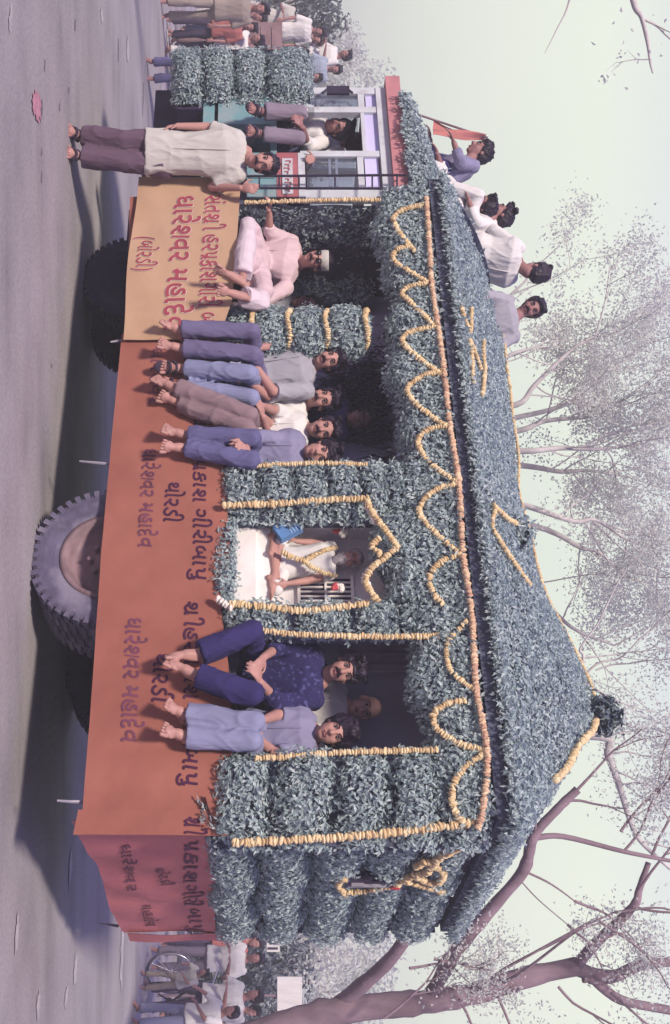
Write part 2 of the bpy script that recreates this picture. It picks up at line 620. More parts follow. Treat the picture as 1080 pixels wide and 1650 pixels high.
def glassmat():
    m = bpy.data.materials.new('glass')
    m.use_nodes = True
    nt = m.node_tree
    g = nt.nodes.new('ShaderNodeBsdfGlossy'); g.inputs['Roughness'].default_value = 0.05
    t = nt.nodes.new('ShaderNodeBsdfTransparent'); t.inputs[0].default_value = (0.82, 0.84, 0.90, 1)
    f = nt.nodes.new('ShaderNodeMixShader'); f.inputs[0].default_value = 0.14
    nt.links.new(t.outputs[0], f.inputs[1]); nt.links.new(g.outputs[0], f.inputs[2])
    nt.links.new(f.outputs[0], nt.nodes['Material Output'].inputs[0])
    MATS['glass'] = m


glassmat()

# ------------------------------------------------------------------ ground
def asphalt_nodes():
    """streaks of wear along the lane, patches and grit on top of the plain road grey"""
    m = MATS['asphalt']
    nt = m.node_tree
    b = nt.nodes['Principled BSDF']
    old = b.inputs['Base Color'].links[0].from_socket
    tcn = nt.nodes.new('ShaderNodeTexCoord')
    mp = nt.nodes.new('ShaderNodeMapping')
    mp.inputs['Rotation'].default_value = (0, 0, R(8))
    mp.inputs['Scale'].default_value = (0.5, 1.7, 1)
    nt.links.new(tcn.outputs['Object'], mp.inputs[0])
    n = nt.nodes.new('ShaderNodeTexNoise'); n.inputs['Scale'].default_value = 1.3; n.inputs['Detail'].default_value = 7
    nt.links.new(mp.outputs[0], n.inputs[0])
    r = nt.nodes.new('ShaderNodeValToRGB')
    r.color_ramp.elements[0].position, r.color_ramp.elements[1].position = 0.30, 0.85
    nt.links.new(n.outputs[0], r.inputs[0])
    mix = nt.nodes.new('ShaderNodeMix'); mix.data_type = 'RGBA'
    nt.links.new(r.outputs[0], mix.inputs[0])
    nt.links.new(old, mix.inputs[6]); mix.inputs[7].default_value = (0.33, 0.305, 0.32, 1)
    g = nt.nodes.new('ShaderNodeTexNoise'); g.inputs['Scale'].default_value = 45; g.inputs['Detail'].default_value = 3
    nt.links.new(tcn.outputs['Object'], g.inputs[0])
    mul = nt.nodes.new('ShaderNodeMix'); mul.data_type = 'RGBA'; mul.blend_type = 'OVERLAY'
    mul.inputs[0].default_value = 0.35
    nt.links.new(mix.outputs[2], mul.inputs[6]); nt.links.new(g.outputs[0], mul.inputs[7])
    nt.links.new(mul.outputs[2], b.inputs['Base Color'])


asphalt_nodes()


def sheet(name, pts, z, m, kind='structure', jag=0):
    mb = MB()
    P = np.array([[x, y, z] for x, y in pts], float)
    c = P.mean(0)
    k = np.arange(len(P))
    mb.add(np.vstack([P, c]), np.stack([k, (k + 1) % len(P), np.full(len(P), len(P))], 1))
    o = mb.build(name, MATS[m], org=np.array([0, 0, 0.0]))
    return tag(o, kind=kind)


sheet('ground', [(-390, -60), (390, -60), (390, 480), (-390, 480)], 0.0, 'dirt')
_rd = nrm(np.array([-0.955, 0.30, 0.0]))           # the road's direction
_rn = np.array([-_rd[1], _rd[0], 0]) * -1
_c = np.array([0.0, 6.0, 0])
_e = [(-80, -14.0), (80, -14.0), (80, 10.5), (-80, 10.5)]
sheet('road', [tuple((_c + _rd * a + _rn * b)[:2]) for a, b in _e], 0.004, 'asphalt')


def road_patch(name, u, v, lu, lv, m, z, seed):
    """a ragged worn patch or crack lying on the road"""
    rs = np.random.default_rng(seed)
    Y = F * H / (V0 - v)
    c = np.array([(u - CU) / F * Y, Y])
    a = np.linspace(0, 2 * np.pi, 26, endpoint=False)
    sx, sy = lu * Y / F / 2, lv * Y * Y / (F * H) / 2
    rr = 1 + 0.35 * rs.normal(size=26) * 0.6
    pts = np.stack([c[0] + sx * np.cos(a) * rr, c[1] + sy * np.sin(a) * rr + (np.cos(a) * sx) * -0.25], 1)
    return sheet(name, [tuple(p) for p in pts], z, m, kind='structure')


for i, (u, v, lu, lv) in enumerate([(175, 66, 40, 3), (245, 66, 14, 2), (285, 66, 22, 1.6), (145, 110, 12, 1.6), (105, 71, 20, 2), (172, 95, 16, 2),
                                    (75, 190, 26, 1.2), (160, 230, 60, 1.2), (590, 82, 8, 2), (90, 190, 24, 1.4), (40, 120, 26, 1.5), (215, 175, 18, 1.2)]):
    road_patch('road_crack', u, v, lu, lv, 'crack', 0.006 + 0.0002 * i, i)
for i, (u, v, lu, lv) in enumerate([(25, 163, 24, 4), (80, 205, 40, 4), (60, 270, 30, 3), (30, 15, 50, 4), (1560, 120, 50, 5),
                                    (1610, 105, 30, 5), (1500, 25, 60, 5), (1620, 60, 40, 6), (1400, 112, 60, 5), (1540, 195, 90, 5)]):
    road_patch('road_worn_patch', u, v, lu, lv, 'pale_mark', 0.0088 + 0.0002 * i, 50 + i)
road_patch('pink_powder', 172, 57, 46, 14, 'pink_powder', 0.012, 99)

# ------------------------------------------------------------------ the milky air
mb = MB()
mb.hexa([(-400, -70, -1), (400, -70, -1), (400, 490, -1), (-400, 490, -1), (-400, -70, 14), (400, -70, 14), (400, 490, 14), (-400, 490, 14)])
hm = bpy.data.materials.new('haze_air')
hm.use_nodes = True
hn = hm.node_tree
hn.nodes.remove(hn.nodes['Principled BSDF'])
pv = hn.nodes.new('ShaderNodeVolumePrincipled')
pv.inputs['Color'].default_value = (0.93, 0.94, 0.95, 1)
pv.inputs['Density'].default_value = 0.0065
hn.links.new(pv.outputs[0], hn.nodes['Material Output'].inputs['Volume'])
tag(mb.build('haze', hm), kind='stuff')
# ------------------------------------------------------------------ the decorated lorry
WID = 2.62                                         # width of the body
BED = 1.27                                         # height of the bed
EAVE = 2.86
TF = 5.08                                          # front end of the body
truck = thing('parade_truck', L(3.2, WID / 2, 0), 'lorry clad all over in green leaves with a hut shaped leafy roof, carrying seated people', 'truck')

mb = MB()
mb.tbox(0.06, 7.0, 0.62, 0.74, 0.72, 0.95); mb.tbox(0.06, 7.0, 1.56, 1.68, 0.72, 0.95)
for t in (0.1, 0.9, 2.6, 3.6, 4.6, 6.4):
    mb.tbox(t, t + 0.1, 0.74, 1.56, 0.76, 0.92)
for t in (0.3, 1.2, 2.4, 3.3, 4.2, 4.9):
    mb.tbox(t, t + 0.09, 0.06, 2.24, 0.95, 1.10)
mb.tbox(2.75, 3.75, 0.34, 0.60, 0.50, 0.94)        # fuel tank and boxes under the bed
mb.tbox(3.0, 3.7, 1.72, 2.1, 0.48, 0.90)
mb.tbox(1.70, 1.84, 0.3, 2.0, 0.44, 0.58)          # rear axle
mb.tbox(6.08, 6.22, 0.45, 1.85, 0.46, 0.58)
mb.build('chassis', MATS['chassis_paint'], truck)

mb = MB()
mb.tbox(-0.02, TF, 0.0, WID, 1.10, BED)
for k in range(3):                                  # low side and tail boards behind the cloths
    mb.tbox(-0.02, TF, 0.012, 0.035, 0.62 + k * 0.165, 0.77 + k * 0.165)
    mb.tbox(-0.02, TF, WID - 0.035, WID - 0.012, 0.62 + k * 0.165, 0.77 + k * 0.165)
mb.build('cargo_bed', MATS['dark_timber'], truck)


def wheel(t, d0, d1, rad=0.50, m='rubber'):
    c = L(t, d0, rad)
    tyre = MB()
    prof = [(0.62, 0.10), (0.70, 0.02), (0.84, -0.005), (0.93, 0.015), (0.985, 0.07), (1.0, 0.20), (1.0, 0.80), (0.985, 0.93), (0.84, 1.0), (0.62, 0.92)]
    mm = 72
    rings = []
    for k in range(mm):
        a = 2 * np.pi * k / mm
        dirv = A * math.cos(a) + UP * math.sin(a)
        rings.append([L(t, d0 + (d1 - d0) * q, rad) + dirv * rad * r for r, q in prof])
    G = np.array(rings + [rings[0]])
    tyre.grid(G)
    for k in range(46):                             # tread lugs over the shoulder
        a = 2 * np.pi * (k + 0.5) / 46
        dv = A * math.cos(a) + UP * math.sin(a); tv = -A * math.sin(a) + UP * math.cos(a)
        wd = d1 - d0
        tyre.obox(L(t, d0 + wd * 0.18, rad) + dv * rad * 0.975, tv * 0.0185, N * wd * 0.17, dv * 0.030)
        a += 2 * np.pi / 92
        dv = A * math.cos(a) + UP * math.sin(a); tv = -A * math.sin(a) + UP * math.cos(a)
        tyre.obox(L(t, d0 + wd * 0.66, rad) + dv * rad * 0.985, tv * 0.0185, N * wd * 0.3, dv * 0.022)
    wo = MB()
    prof2 = [(0.0, 0.30), (0.14, 0.26), (0.17, 0.34), (0.30, 0.46), (0.44, 0.50), (0.52, 0.34), (0.57, 0.06), (0.635, 0.05), (0.635, 0.30)]
    rr = []
    for k in range(48):
        a = 2 * np.pi * k / 48
        dirv = A * math.cos(a) + UP * math.sin(a)
        rr.append([L(t, d0 + (d1 - d0) * q, rad) + dirv * rad * r for r, q in prof2])
    wo.grid(np.array(rr + [rr[0]]))
    for k in range(8):
        a = 2 * np.pi * k / 8
        dirv = A * math.cos(a) + UP * math.sin(a)
        p = L(t, d0 + (d1 - d0) * 0.36, rad) + dirv * rad * 0.24
        wo.tube([p, p - N * 0.05], 0.018, 6)
    to = tyre.build('wheel', MATS[m], truck, smooth=False)
    wo.build('rim', MATS['rim_paint' if m == 'rubber' else m], to, smooth=True)
    return to


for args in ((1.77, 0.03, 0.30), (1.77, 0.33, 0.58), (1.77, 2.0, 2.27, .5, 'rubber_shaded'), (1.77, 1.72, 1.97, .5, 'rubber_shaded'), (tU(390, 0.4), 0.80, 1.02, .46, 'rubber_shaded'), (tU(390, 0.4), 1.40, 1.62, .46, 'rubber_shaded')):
    wheel(*args)

mb = MB()                                           # tie rods that peep out under the cloths
for (u, v0, v1, du) in ((548, 178, 206, 3), (748, 128, 178, -5), (1292, 92, 140, -2)):
    h = MB()
    a, b = pd(u, v1, 0.02), pd(u + du, v0, -0.03)
    h.tube([a, (a + b) / 2 + [0, -0.01, 0], b], [0.012, 0.010, 0.007], 6)
    h.build('hook', MATS['grey_iron'], truck)
h = MB(); a, b = pt(1492, 190, 0.0), pt(1488, 163, -0.05); h.tube([a, b], [0.012, 0.006], 6); h.build('hook', MATS['black_iron'], truck)
mb.tbox(4.55, 5.02, 0.05, 0.5, 0.46, 0.62); mb.build('mudguard', MATS['chassis_paint'], truck)

# -- inside: rear sheet, ceiling, partitions
mb = MB()
g = np.array([[L(t, 1.08 + 0.03 * math.sin(5 * t) + 0.02 * math.sin(13 * t), z) for z in np.linspace(BED, EAVE, 8)] for t in np.linspace(0.05, TF - 0.02, 90)])
mb.grid(g)
mb.build('inner_sheet', MATS['violet_cloth'], truck, smooth=True)
mb = MB()
mb.tbox(-0.02, TF, 0.02, WID - 0.02, EAVE - 0.03, EAVE + 0.02)
mb.tbox(TF - 0.05, TF, 0.5, WID - 0.03, BED, EAVE - 0.03)
mb.build('ceiling_frame', MATS['dark_timber'], truck)
mb = MB()
mb.tbox(0.0, TF, WID - 0.06, WID - 0.02, BED, EAVE - 0.03)
mb.build('far_panel', MATS['violet_cloth'], truck)

# -- the leafy cladding
TR0, TR1 = tU(1362) - 0.02, tU(1208)                # rear side panel
mb = MB()
mb.tbox(TR0 + 0.02, TR1 - 0.02, 0.02, 0.08, BED - 0.05, EAVE - 0.02)
side_leaf(mb, TR0, TR1, BED - 0.03, EAVE - 0.02, 0.06, 0.17, [1.58, 1.95, 2.27, 2.58], dens=2700)
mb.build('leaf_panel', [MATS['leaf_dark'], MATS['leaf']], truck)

TA0, TA1 = tU(842), tU(745)                         # pier on the left of the shrine
mb = MB()
mb.tbox(TA0 + 0.02, TA1 - 0.02, 0.02, 0.10, BED - 0.03, EAVE - 0.02)
side_leaf(mb, TA0, TA1, BED - 0.02, 2.52, 0.05, 0.14, [1.50, 1.74, 1.98, 2.22, 2.40], dens=2800)
mb.build('leaf_panel', [MATS['leaf_dark'], MATS['leaf']], truck)
TB0, TB1 = tU(1030), tU(968)                        # pier on its right
mb = MB()
mb.tbox(TB0 + 0.02, TB1 - 0.02, 0.02, 0.10, BED - 0.03, EAVE - 0.02)
side_leaf(mb, TB0, TB1, BED - 0.02, 2.52, 0.05, 0.14, [1.72, 2.1, 2.4], dens=2800)
mb.build('leaf_panel', [MATS['leaf_dark'], MATS['leaf']], truck)
mb = MB()                                           # leaf bunches along the sill of the shrine
side_leaf(mb, tU(975), tU(836), BED - 0.04, 1.36, 0.0, 0.05, dens=2800)
mb.build('leaf_sill', [MATS['leaf_dark'], MATS['leaf']], truck)

mb = MB()                                           # header under the eave, its lower rim hanging unevenly
na = 110
tt = np.linspace(-0.05, TF + 0.03, na)
low = 2.52 + 0.035 * np.sin(tt * 5.1) + 0.03 * np.sin(tt * 12.7 + 1) - 0.20 * ((tt > TB1) & (tt < TA0)) - 0.05 * np.exp(-((tt - TF) / 0.4) ** 2)
nb = 22
G = np.empty((na, nb, 3))
for j, q in enumerate(np.linspace(0, 1, nb)):
    z = low + (EAVE - low) * q
    bul = 0.10 * np.sqrt(max(0.0, 1 - (1 - min(1, q * 3.0)) ** 2)) + 0.014 * wob(tt, z * 3, 1.3)
    G[:, j] = P0 + tt[:, None] * A + (0.0 - bul)[:, None] * N + z[:, None] * UP
leaf_surf(mb, G, 2700, flip=True)
G2 = G.copy(); G2[:, :, :] = G + N * 0.16           # inner side of the header
leaf_surf(mb, G2[:, :14], 450, flip=False)
Pb = G[rng.integers(0, na, 2600), 0] + N * rng.uniform(-0.02, 0.14, (2600, 1)) + rng.normal(0, 0.02, (2600, 3))
leaf_blades(mb, Pb, np.tile(nrm(-N * 0.6 - UP * 0.5), (2600, 1)), droop=1.4, mi=1)
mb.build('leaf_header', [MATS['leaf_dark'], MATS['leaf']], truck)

# rear wall of leaves
mb = MB()
mb.tbox(0.03, 0.09, 0.0, WID, BED - 0.1, EAVE - 0.02)
rear_leaf(mb, -0.08, WID + 0.05, BED - 0.10, EAVE - 0.02, 0.07, 0.18, [1.50, 1.85, 2.2, 2.5], dens=2600)
mb.build('leaf_panel', [MATS['leaf_dark'], MATS['leaf']], truck)
mb = MB()                                           # slit window in the rear wall
a, b = pt(1424, 556, -0.13), pt(1412, 636, -0.13)
_d = (a - P0) @ N
mb.tbox(-0.135, -0.06, _d - 0.05, _d + 0.05, a[2], b[2])
mb.build('rear_slit', MATS['chassis_paint'], truck)
mb = MB()
mb.tbox(-0.155, -0.135, _d - 0.012, _d + 0.0, a[2] + 0.02, b[2] - 0.04)
mb.tbox(-0.155, -0.135, _d - 0.04, _d - 0.02, a[2] + 0.04, a[2] + 0.12)
mb.build('slit_bar', MATS['grey_iron'], truck)
mb = MB()                                           # far side cladding
g = np.array([[L(t, WID + 0.03 + 0.04 * wob(np.array(t), np.array(z)), z) for z in np.linspace(1.2, EAVE, 16)] for t in np.linspace(-0.05, TF, 60)])
leaf_surf(mb, g, 260)
mb.build('leaf_panel', [MATS['leaf_dark'], MATS['leaf']], truck)

# the leafy column between the people at the front, with its ties
PC = tz(528, 480, 0.10)[0]
mb = MB()
zs = np.linspace(BED, 2.36, 40)
zb = np.array([BED, tz(528, 408, .1)[1], tz(528, 466, .1)[1], tz(528, 527, .1)[1], tz(528, 592, .1)[1]])
ang = np.linspace(0, 2 * np.pi, 24)
G = np.empty((24, 40, 3))
for j, z in enumerate(zs):
    k = int(np.clip(np.searchsorted(zb, z) - 1, 0, 3))
    q = np.clip((z - zb[k]) / (zb[k + 1] - zb[k]), 0, 1)
    rr = 0.10 + 0.085 * (1 - abs(2 * q - 1) ** 3)
    for i, a_ in enumerate(ang):
        G[i, j] = L(PC + rr * math.cos(a_) * 1.15, 0.16 - rr * math.sin(a_) * 0.8, z)
leaf_surf(mb, G, 3000, flip=False)
o = mb.build('leaf_column', [MATS['leaf_dark'], MATS['leaf']], truck)
# leaves on the inner wall by the cab
mb = MB()
g = np.array([[L(t, 0.85 + 0.05 * wob(np.array(t * 2), np.array(z * 2)), z) for z in np.linspace(1.55, 2.5, 22)] for t in np.linspace(TF - 0.34, TF, 12)])
leaf_surf(mb, g, 900, flip=True)
g = np.array([[L(TF - 0.03 + 0.02 * wob(np.array(d * 3), np.array(z)), d, z) for z in np.linspace(1.3, EAVE, 24)] for d in np.linspace(0.05, 0.7, 12)])
leaf_surf(mb, g, 700, flip=False)
mb.build('leaf_panel', [MATS['leaf_dark'], MATS['leaf']], truck)
# dark hanging fringe behind the sitting men
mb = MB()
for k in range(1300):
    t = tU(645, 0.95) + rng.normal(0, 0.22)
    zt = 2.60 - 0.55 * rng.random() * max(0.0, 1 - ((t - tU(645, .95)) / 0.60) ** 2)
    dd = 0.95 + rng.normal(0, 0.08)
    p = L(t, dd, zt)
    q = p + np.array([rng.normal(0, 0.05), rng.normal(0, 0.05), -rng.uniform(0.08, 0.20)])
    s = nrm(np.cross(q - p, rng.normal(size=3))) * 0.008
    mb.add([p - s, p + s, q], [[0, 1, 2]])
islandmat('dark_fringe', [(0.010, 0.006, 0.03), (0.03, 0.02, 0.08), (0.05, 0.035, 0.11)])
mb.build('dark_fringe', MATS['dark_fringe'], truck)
mb = MB()                                           # pale lilac cloth hung up behind the man in navy
g = np.array([[pd(u, v, .80 + .03 * math.sin(u * .35) + .02 * math.sin(v * .09)) for v in np.linspace(545, 665, 12)] for u in np.linspace(1028, 1085, 22)])
mb.grid(g); mb.build('hung_cloth', mat('lilac_cloth', (0.42, 0.36, 0.50), bump=.15, bscale=12), truck, smooth=True)

# -- the roof
ZE = 2.98
OV = 0.13
RO = 0.12                                            # overhang at the tail
FO = -0.06                                            # and on the far side
sil = [(300, 700), (330, 712), (360, 730), (400, 763), (450, 788), (500, 801), (560, 811), (620, 821), (700, 830), (780, 836), (850, 848), (900, 862), (970, 885), (1040, 920), (1100, 948), (1150, 965)]
RT = np.array([tz(u, v - 6, WID / 2) for u, v in sil])[::-1]
TAP, ZAP = RT[0]


def ridge(t):
    return np.interp(t, RT[:, 0], RT[:, 1])


def roof_pt(t, q, far=False):                       # q 0 at the eave, 1 on the ridge or hip
    if t >= TAP:
        dt, zt = WID / 2, ridge(t)
    else:
        s = (TAP - t) / (TAP + RO)
        s = min(1.0, s)
        dt, zt = WID / 2 * (1 - s) + (-OV) * s, ZAP * (1 - s) + ZE * s
    ov = FO if far else OV
    d = -ov + (dt + ov) * q
    z = ZE + (zt - ZE) * (q ** 0.86)
    z += 0.02 * float(wob(np.array(t * 0.9), np.array(d * 1.7)))
    if far:
        d = WID - d
    return L(t, d, z)


mb = MB()
ts = np.linspace(-RO + 0.02, TF + 0.18, 120)
qs = np.linspace(0, 1, 26)
for far in (False, True):
    G = np.array([[roof_pt(t, q, far) for q in qs] for t in ts])
    leaf_surf(mb, G, 400 if far else 2500, flip=not far, tilt=0.45, jitter=0.012)
# rear hip
G = np.empty((40, 22, 3))
for i, d in enumerate(np.linspace(-OV, WID + FO, 40)):
    f = 1 - abs(d - WID / 2) / (WID / 2 + (OV if d < WID / 2 else FO))
    for j, q in enumerate(np.linspace(0, 1, 22)):
        ttop, ztop = -RO + (TAP + RO) * f, ZE + (ZAP - ZE) * f
        G[i, j] = L(-RO + (ttop + RO) * q, d, ZE + (ztop - ZE) * q ** 0.9)
leaf_surf(mb, G, 2200, flip=False, tilt=0.45)
# front end of the roof
G = np.array([[L(TF + 0.18, -OV + (WID + 2 * OV) * a, ZE + (ridge(TF + 0.18) - ZE) * q * (1 - abs(2 * a - 1) ** 1.6)) for q in np.linspace(0, 1, 6)] for a in np.linspace(0, 1, 24)])
leaf_surf(mb, G, 700, flip=True)
# shaggy rim hanging along the eave
n = 4200
tr = rng.uniform(-RO, TF + 0.18, n)
Pb = P0 + tr[:, None] * A + rng.uniform(-OV - 0.03, -OV + 0.05, (n, 1)) * N + (ZE + .02 + rng.normal(0.0, 0.02, (n, 1))) * UP
leaf_blades(mb, Pb, np.tile(nrm(-N - UP * 0.2), (n, 1)), droop=0.6, mi=1)
n = 1600
dr = rng.uniform(-OV, WID + FO, n)
Pb = P0 + (rng.uniform(-RO - .03, -RO + .04, (n, 1))) * A + dr[:, None] * N + (ZE + rng.normal(0.0, 0.025, (n, 1))) * UP
leaf_blades(mb, Pb, np.tile(nrm(-A - UP * 0.2), (n, 1)), droop=0.9, mi=1)
mb.tbox(-RO + .05, TF + 0.15, -OV + 0.05, WID + FO - 0.03, EAVE + 0.025, ZE - 0.01, 0)
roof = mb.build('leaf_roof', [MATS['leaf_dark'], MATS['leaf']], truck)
# little gable niche on the ridge and tuft at the peak
c = pd(862, 826, 0.62)
mb = MB()
G = np.array([[c + A * (0.20 * math.cos(a)) * (1 - 0.15 * q) + UP * (-0.10 + 0.20 * max(0, math.sin(a)) * 1.2) + N * (0.55 * q - 0.05) for q in np.linspace(0, 1, 10)] for a in np.linspace(0, np.pi, 18)])
leaf_surf(mb, G, 1500, flip=False)
P = c + rng.normal(size=(420, 3)) * [0.07, 0.03, 0.06]
leaf_blades(mb, P, np.tile(-N, (420, 1)), Ln=0.06, mi=1)
mb.build('roof_niche', [MATS['leaf_dark'], MATS['leaf']], roof)
mb = MB()
c = pd(1152, 972, WID / 2)
P = c + rng.normal(size=(1500, 3)) * [0.05, 0.05, 0.05]
leaf_blades(mb, P, (P - c) / np.linalg.norm(P - c, axis=1)[:, None], Ln=0.055, W=0.026, mi=1)
mb.build('roof_tuft', [MATS['leaf_dark'], islandmat('tuft_leaf', [(.05, .06, .11), (.12, .16, .19), (.2, .25, .27)])], roof)

# -- the shrine alcove
SD = 0.35
mb = MB()
ta, tb = tU(842, 0.1), tU(972, 0.1)
mb.tbox(tb - 0.02, ta + 0.02, SD, SD + 0.04, BED, 2.5, 0)
mb.tbox(tb - 0.05, tb - 0.02, 0.12, SD + 0.04, BED, 2.5, 0)
mb.tbox(ta + 0.02, ta + 0.05, 0.12, SD + 0.04, BED, 2.5, 0)
mat('shrine_wall', (0.74, 0.70, 0.72), rough=0.8, var=0.12, bump=0.1)
mb.build('shrine_wall', MATS['shrine_wall'], truck)
mb = MB()
zt = tz(905, 436, 0.3)[1]
mb.tbox(tb, ta, 0.10, SD - 0.005, BED + 0.03, zt - 0.10)
mb.tbox(tb + 0.01, ta - 0.01, 0.14, SD - 0.005, zt - 0.10, zt)
mat('marble', (0.80, 0.76, 0.74), rough=0.5, var=0.08, bump=0.05)
mb.build('shrine_seat', MATS['marble'], truck)
for (u0, u1) in ((836, 868), (934, 978)):           # barred windows at its back
    mb = MB()
    t1, t0 = tU(u0, SD), tU(u1, SD)
    z0, z1 = tz(905, 483, SD)[1], tz(905, 563, SD)[1]
    mb.tbox(t0, t1, SD - 0.012, SD - 0.003, z0, z1)
    wnd = mb.build('shrine_window', MATS['chassis_paint'], truck)
    mb = MB()
    zz = np.linspace(z0, z1, 9)
    for t in np.linspace(t0, t1, 7)[1:-1]:
        mb.tbox(t - 0.006, t + 0.006, SD - 0.026, SD - 0.014, z0, z1)
    zm = (z0 + z1) / 2
    mb.tbox(t0, t1, SD - 0.038, SD - 0.027, zm - 0.008, zm + 0.008)
    for a_, b_ in ((z0 - .02, z0), (z1, z1 + .02)):
        mb.tbox(t0 - .02, t1 + .02, SD - 0.030, SD - 0.003, a_, b_)
    mb.build('grille', MATS['marble'], wnd)

# -- the cab
CD = 0.22
cab = truck
mb = MB()                                           # 0 teal, 1 pale, 2 dark floor
mb.ubox(146, 200, 352, 436, CD, 0.62, 0)
mb.tbox(tU(318, CD), tU(146, CD), CD + 0.02, WID - CD, 1.02, 1.12, 0)
mb.ubox(172, 246, 436, 446, CD, 0.5, 0)
for (u0, u1, v0, v1) in ((141, 151, 500, 616), (172, 181, 492, 616), (243, 252, 484, 616), (306, 320, 484, 616)):
    mb.ubox(u0, u1, v0, v1, CD, CD + 0.06, 1)
mb.ubox(141, 320, 612, 628, CD - 0.01, CD + 0.07, 1)
mb.ubox(141, 181, 484, 506, CD, CD + 0.06, 1)
mb.ubox(146, 178, 436, 484, CD, CD + 0.05, 1)
mb.ubox(148, 174, 577, 587, CD + 0.004, CD + 0.05, 1)
mb.ubox(180, 244, 583, 589, CD + 0.004, CD + 0.05, 1)
mb.ubox(251, 308, 577, 587, CD + 0.004, CD + 0.05, 1)
for (t0, t1) in ((tU(151, CD), tU(141, CD)), (tU(318, CD), tU(308, CD)), (tU(250, CD), tU(243, CD))):   # far side pillars
    mb.tbox(min(t0, t1), max(t0, t1), WID - CD - 0.06, WID - CD, 1.12, 2.55, 1)
tf, tr_ = tU(143, CD), tU(319, CD)
mb.tbox(tr_, tf, WID - CD - 0.05, WID - CD - 0.005, 1.12, 1.86, 1)
mb.tbox(tf - 0.08, tf - 0.02, CD + 0.06, WID - CD - 0.06, 1.12, 1.92, 0)
mb.tbox(tf - 0.07, tf - 0.02, CD + 0.06, WID - CD - 0.06, 2.44, 2.55, 1)
mb.tbox(tf - 0.06, tf - 0.02, 1.12, 1.18, 1.92, 2.44, 1)
mb.tbox(tr_, tr_ + 0.04, CD + 0.06, WID - CD - 0.06, 1.12, 1.75, 1)
mb.build('cab_body', [MATS['teal_paint'], MATS['pale_paint']], truck)
mb = MB()
z0, z1 = tz(230, 628, CD)[1], tz(230, 652, CD)[1]
mb.tbox(tr_ - 0.04, tf + 0.10, CD - 0.06, WID - CD + 0.06, z0, z1)
mb.build('cab_roof', MATS['pink_paint'], truck)
door = MB()
door.ubox(246, 318, 398, 446, CD - 0.012, CD + 0.04, 0)
for k in range(4):
    u = 250 + k * 17
    door.ubox(u, u + 2.5, 402, 442, CD - 0.022, CD - 0.014, 0)
dob = door.build('cab_door', MATS['teal_paint'], truck)
mb = MB(); mb.ubox(246, 318, 446, 481, CD - 0.016, CD + 0.04)
st = mb.build('door_stripe', MATS['red_paint'], dob)
mb = MB(); mb.ubox(246, 318, 481, 492, CD - 0.020, CD + 0.04); mb.build('window_rail', MATS['pale_paint'], dob)
mb = MB(); mb.ubox(255, 312, 455, 472, CD - 0.026, CD - 0.018); mb.build('name_plate', MATS['pale_paint'], dob)
mb = MB()
rs = np.random.default_rng(5)
for k in range(9):                                  # the illegible painted line on the plate
    u = 258 + k * 5.8
    h0, h1 = rs.uniform(457, 461), rs.uniform(465, 470)
    mb.ubox(u, u + 1.6, h0, h1, CD - 0.031, CD - 0.028)
    mb.ubox(u, u + 4.2, h1 - 1.6, h1 + 0.2, CD - 0.035, CD - 0.032)
mb.build('plate_lettering', MATS['red_paint'], dob)
mb = MB(); a = pd(240, 470, CD); mb.tube([a - N * 0.01, a - N * 0.06, a - N * 0.06 + UP * 0.10], 0.012, 8); mb.build('door_handle', MATS['grey_iron'], truck)
mb = MB(); mb.ubox(252, 307, 494, 576, CD + 0.02, CD + 0.026); mb.build('side_glass', MATS['glass'], dob)
mb = MB(); mb.ubox(256, 300, 530, 534, CD + 0.03, CD + 0.045); mb.ubox(256, 300, 541, 545, CD + 0.03, CD + 0.045); mb.build('window_bar', MATS['pale_paint'], dob)
mb = MB(); mb.ubox(151, 172, 507, 576, CD + 0.02, CD + 0.026); mb.build('quarter_glass', MATS['glass'], truck)
for (u0, u1) in ((151, 172), (181, 243), (252, 307)):
    mb = MB(); mb.ubox(u0, u1, 589, 611, CD + 0.03, CD + 0.04); mb.build('upper_pane', MATS['violet_cloth'], truck)
mb = MB(); mb.tbox(tf - 0.05, tf - 0.044, CD + 0.07, WID - CD - 0.07, 1.93, 2.43); mb.build('windscreen', MATS['glass'], truck)
mb = MB()
mb.tbox(tr_ + 0.08, tr_ + 0.55, 0.4, 1.9, 1.12, 1.50); mb.tbox(tr_ + 0.05, tr_ + 0.16, 0.4, 1.9, 1.50, 1.95)
mb.tbox(tf - 0.55, tf - 0.10, 0.30, 0.9, 1.12, 1.46)
mb.build('cab_seat', MATS['seat_vinyl'], truck)
mb = MB(); mb.tube([pd(u, v, CD - 0.05) for u, v in ((150, 520), (143, 528), (143, 560), (150, 568))], 0.012, 6)
mb.obox(pd(146, 545, CD - 0.14), A * 0.05, UP * 0.10, N * 0.012); mb.build('mirror', MATS['black_iron'], truck)
# leaf clad bonnet and front wing
mb = MB()
t0, t1 = tU(168, CD), tU(90, CD)
zz = [tz(125, v, CD)[1] for v in (279, 328, 378, 428, 500)]
side_leaf(mb, t0, t1, zz[0], zz[-1], CD + .03, 0.18, zz[1:-1], dens=2600)
mb.tbox(t0, t1, CD + 0.03, WID - CD, zz[0] + 0.04, zz[-1] - 0.04, 0)
g = np.array([[L(t, d, zz[-1] + 0.02 * math.sin(9 * t)) for d in np.linspace(CD - .05, WID - CD, 14)] for t in np.linspace(t0, t1, 10)])
leaf_surf(mb, g, 700, flip=True)
g = np.array([[L(t1 + 0.05, d, z) for z in np.linspace(zz[0], zz[-1], 14)] for d in np.linspace(CD - .05, WID - CD, 14)])
leaf_surf(mb, g, 700, flip=True)
mb.build('leaf_bonnet', [MATS['leaf_dark'], MATS['leaf']], truck)
mb = MB()
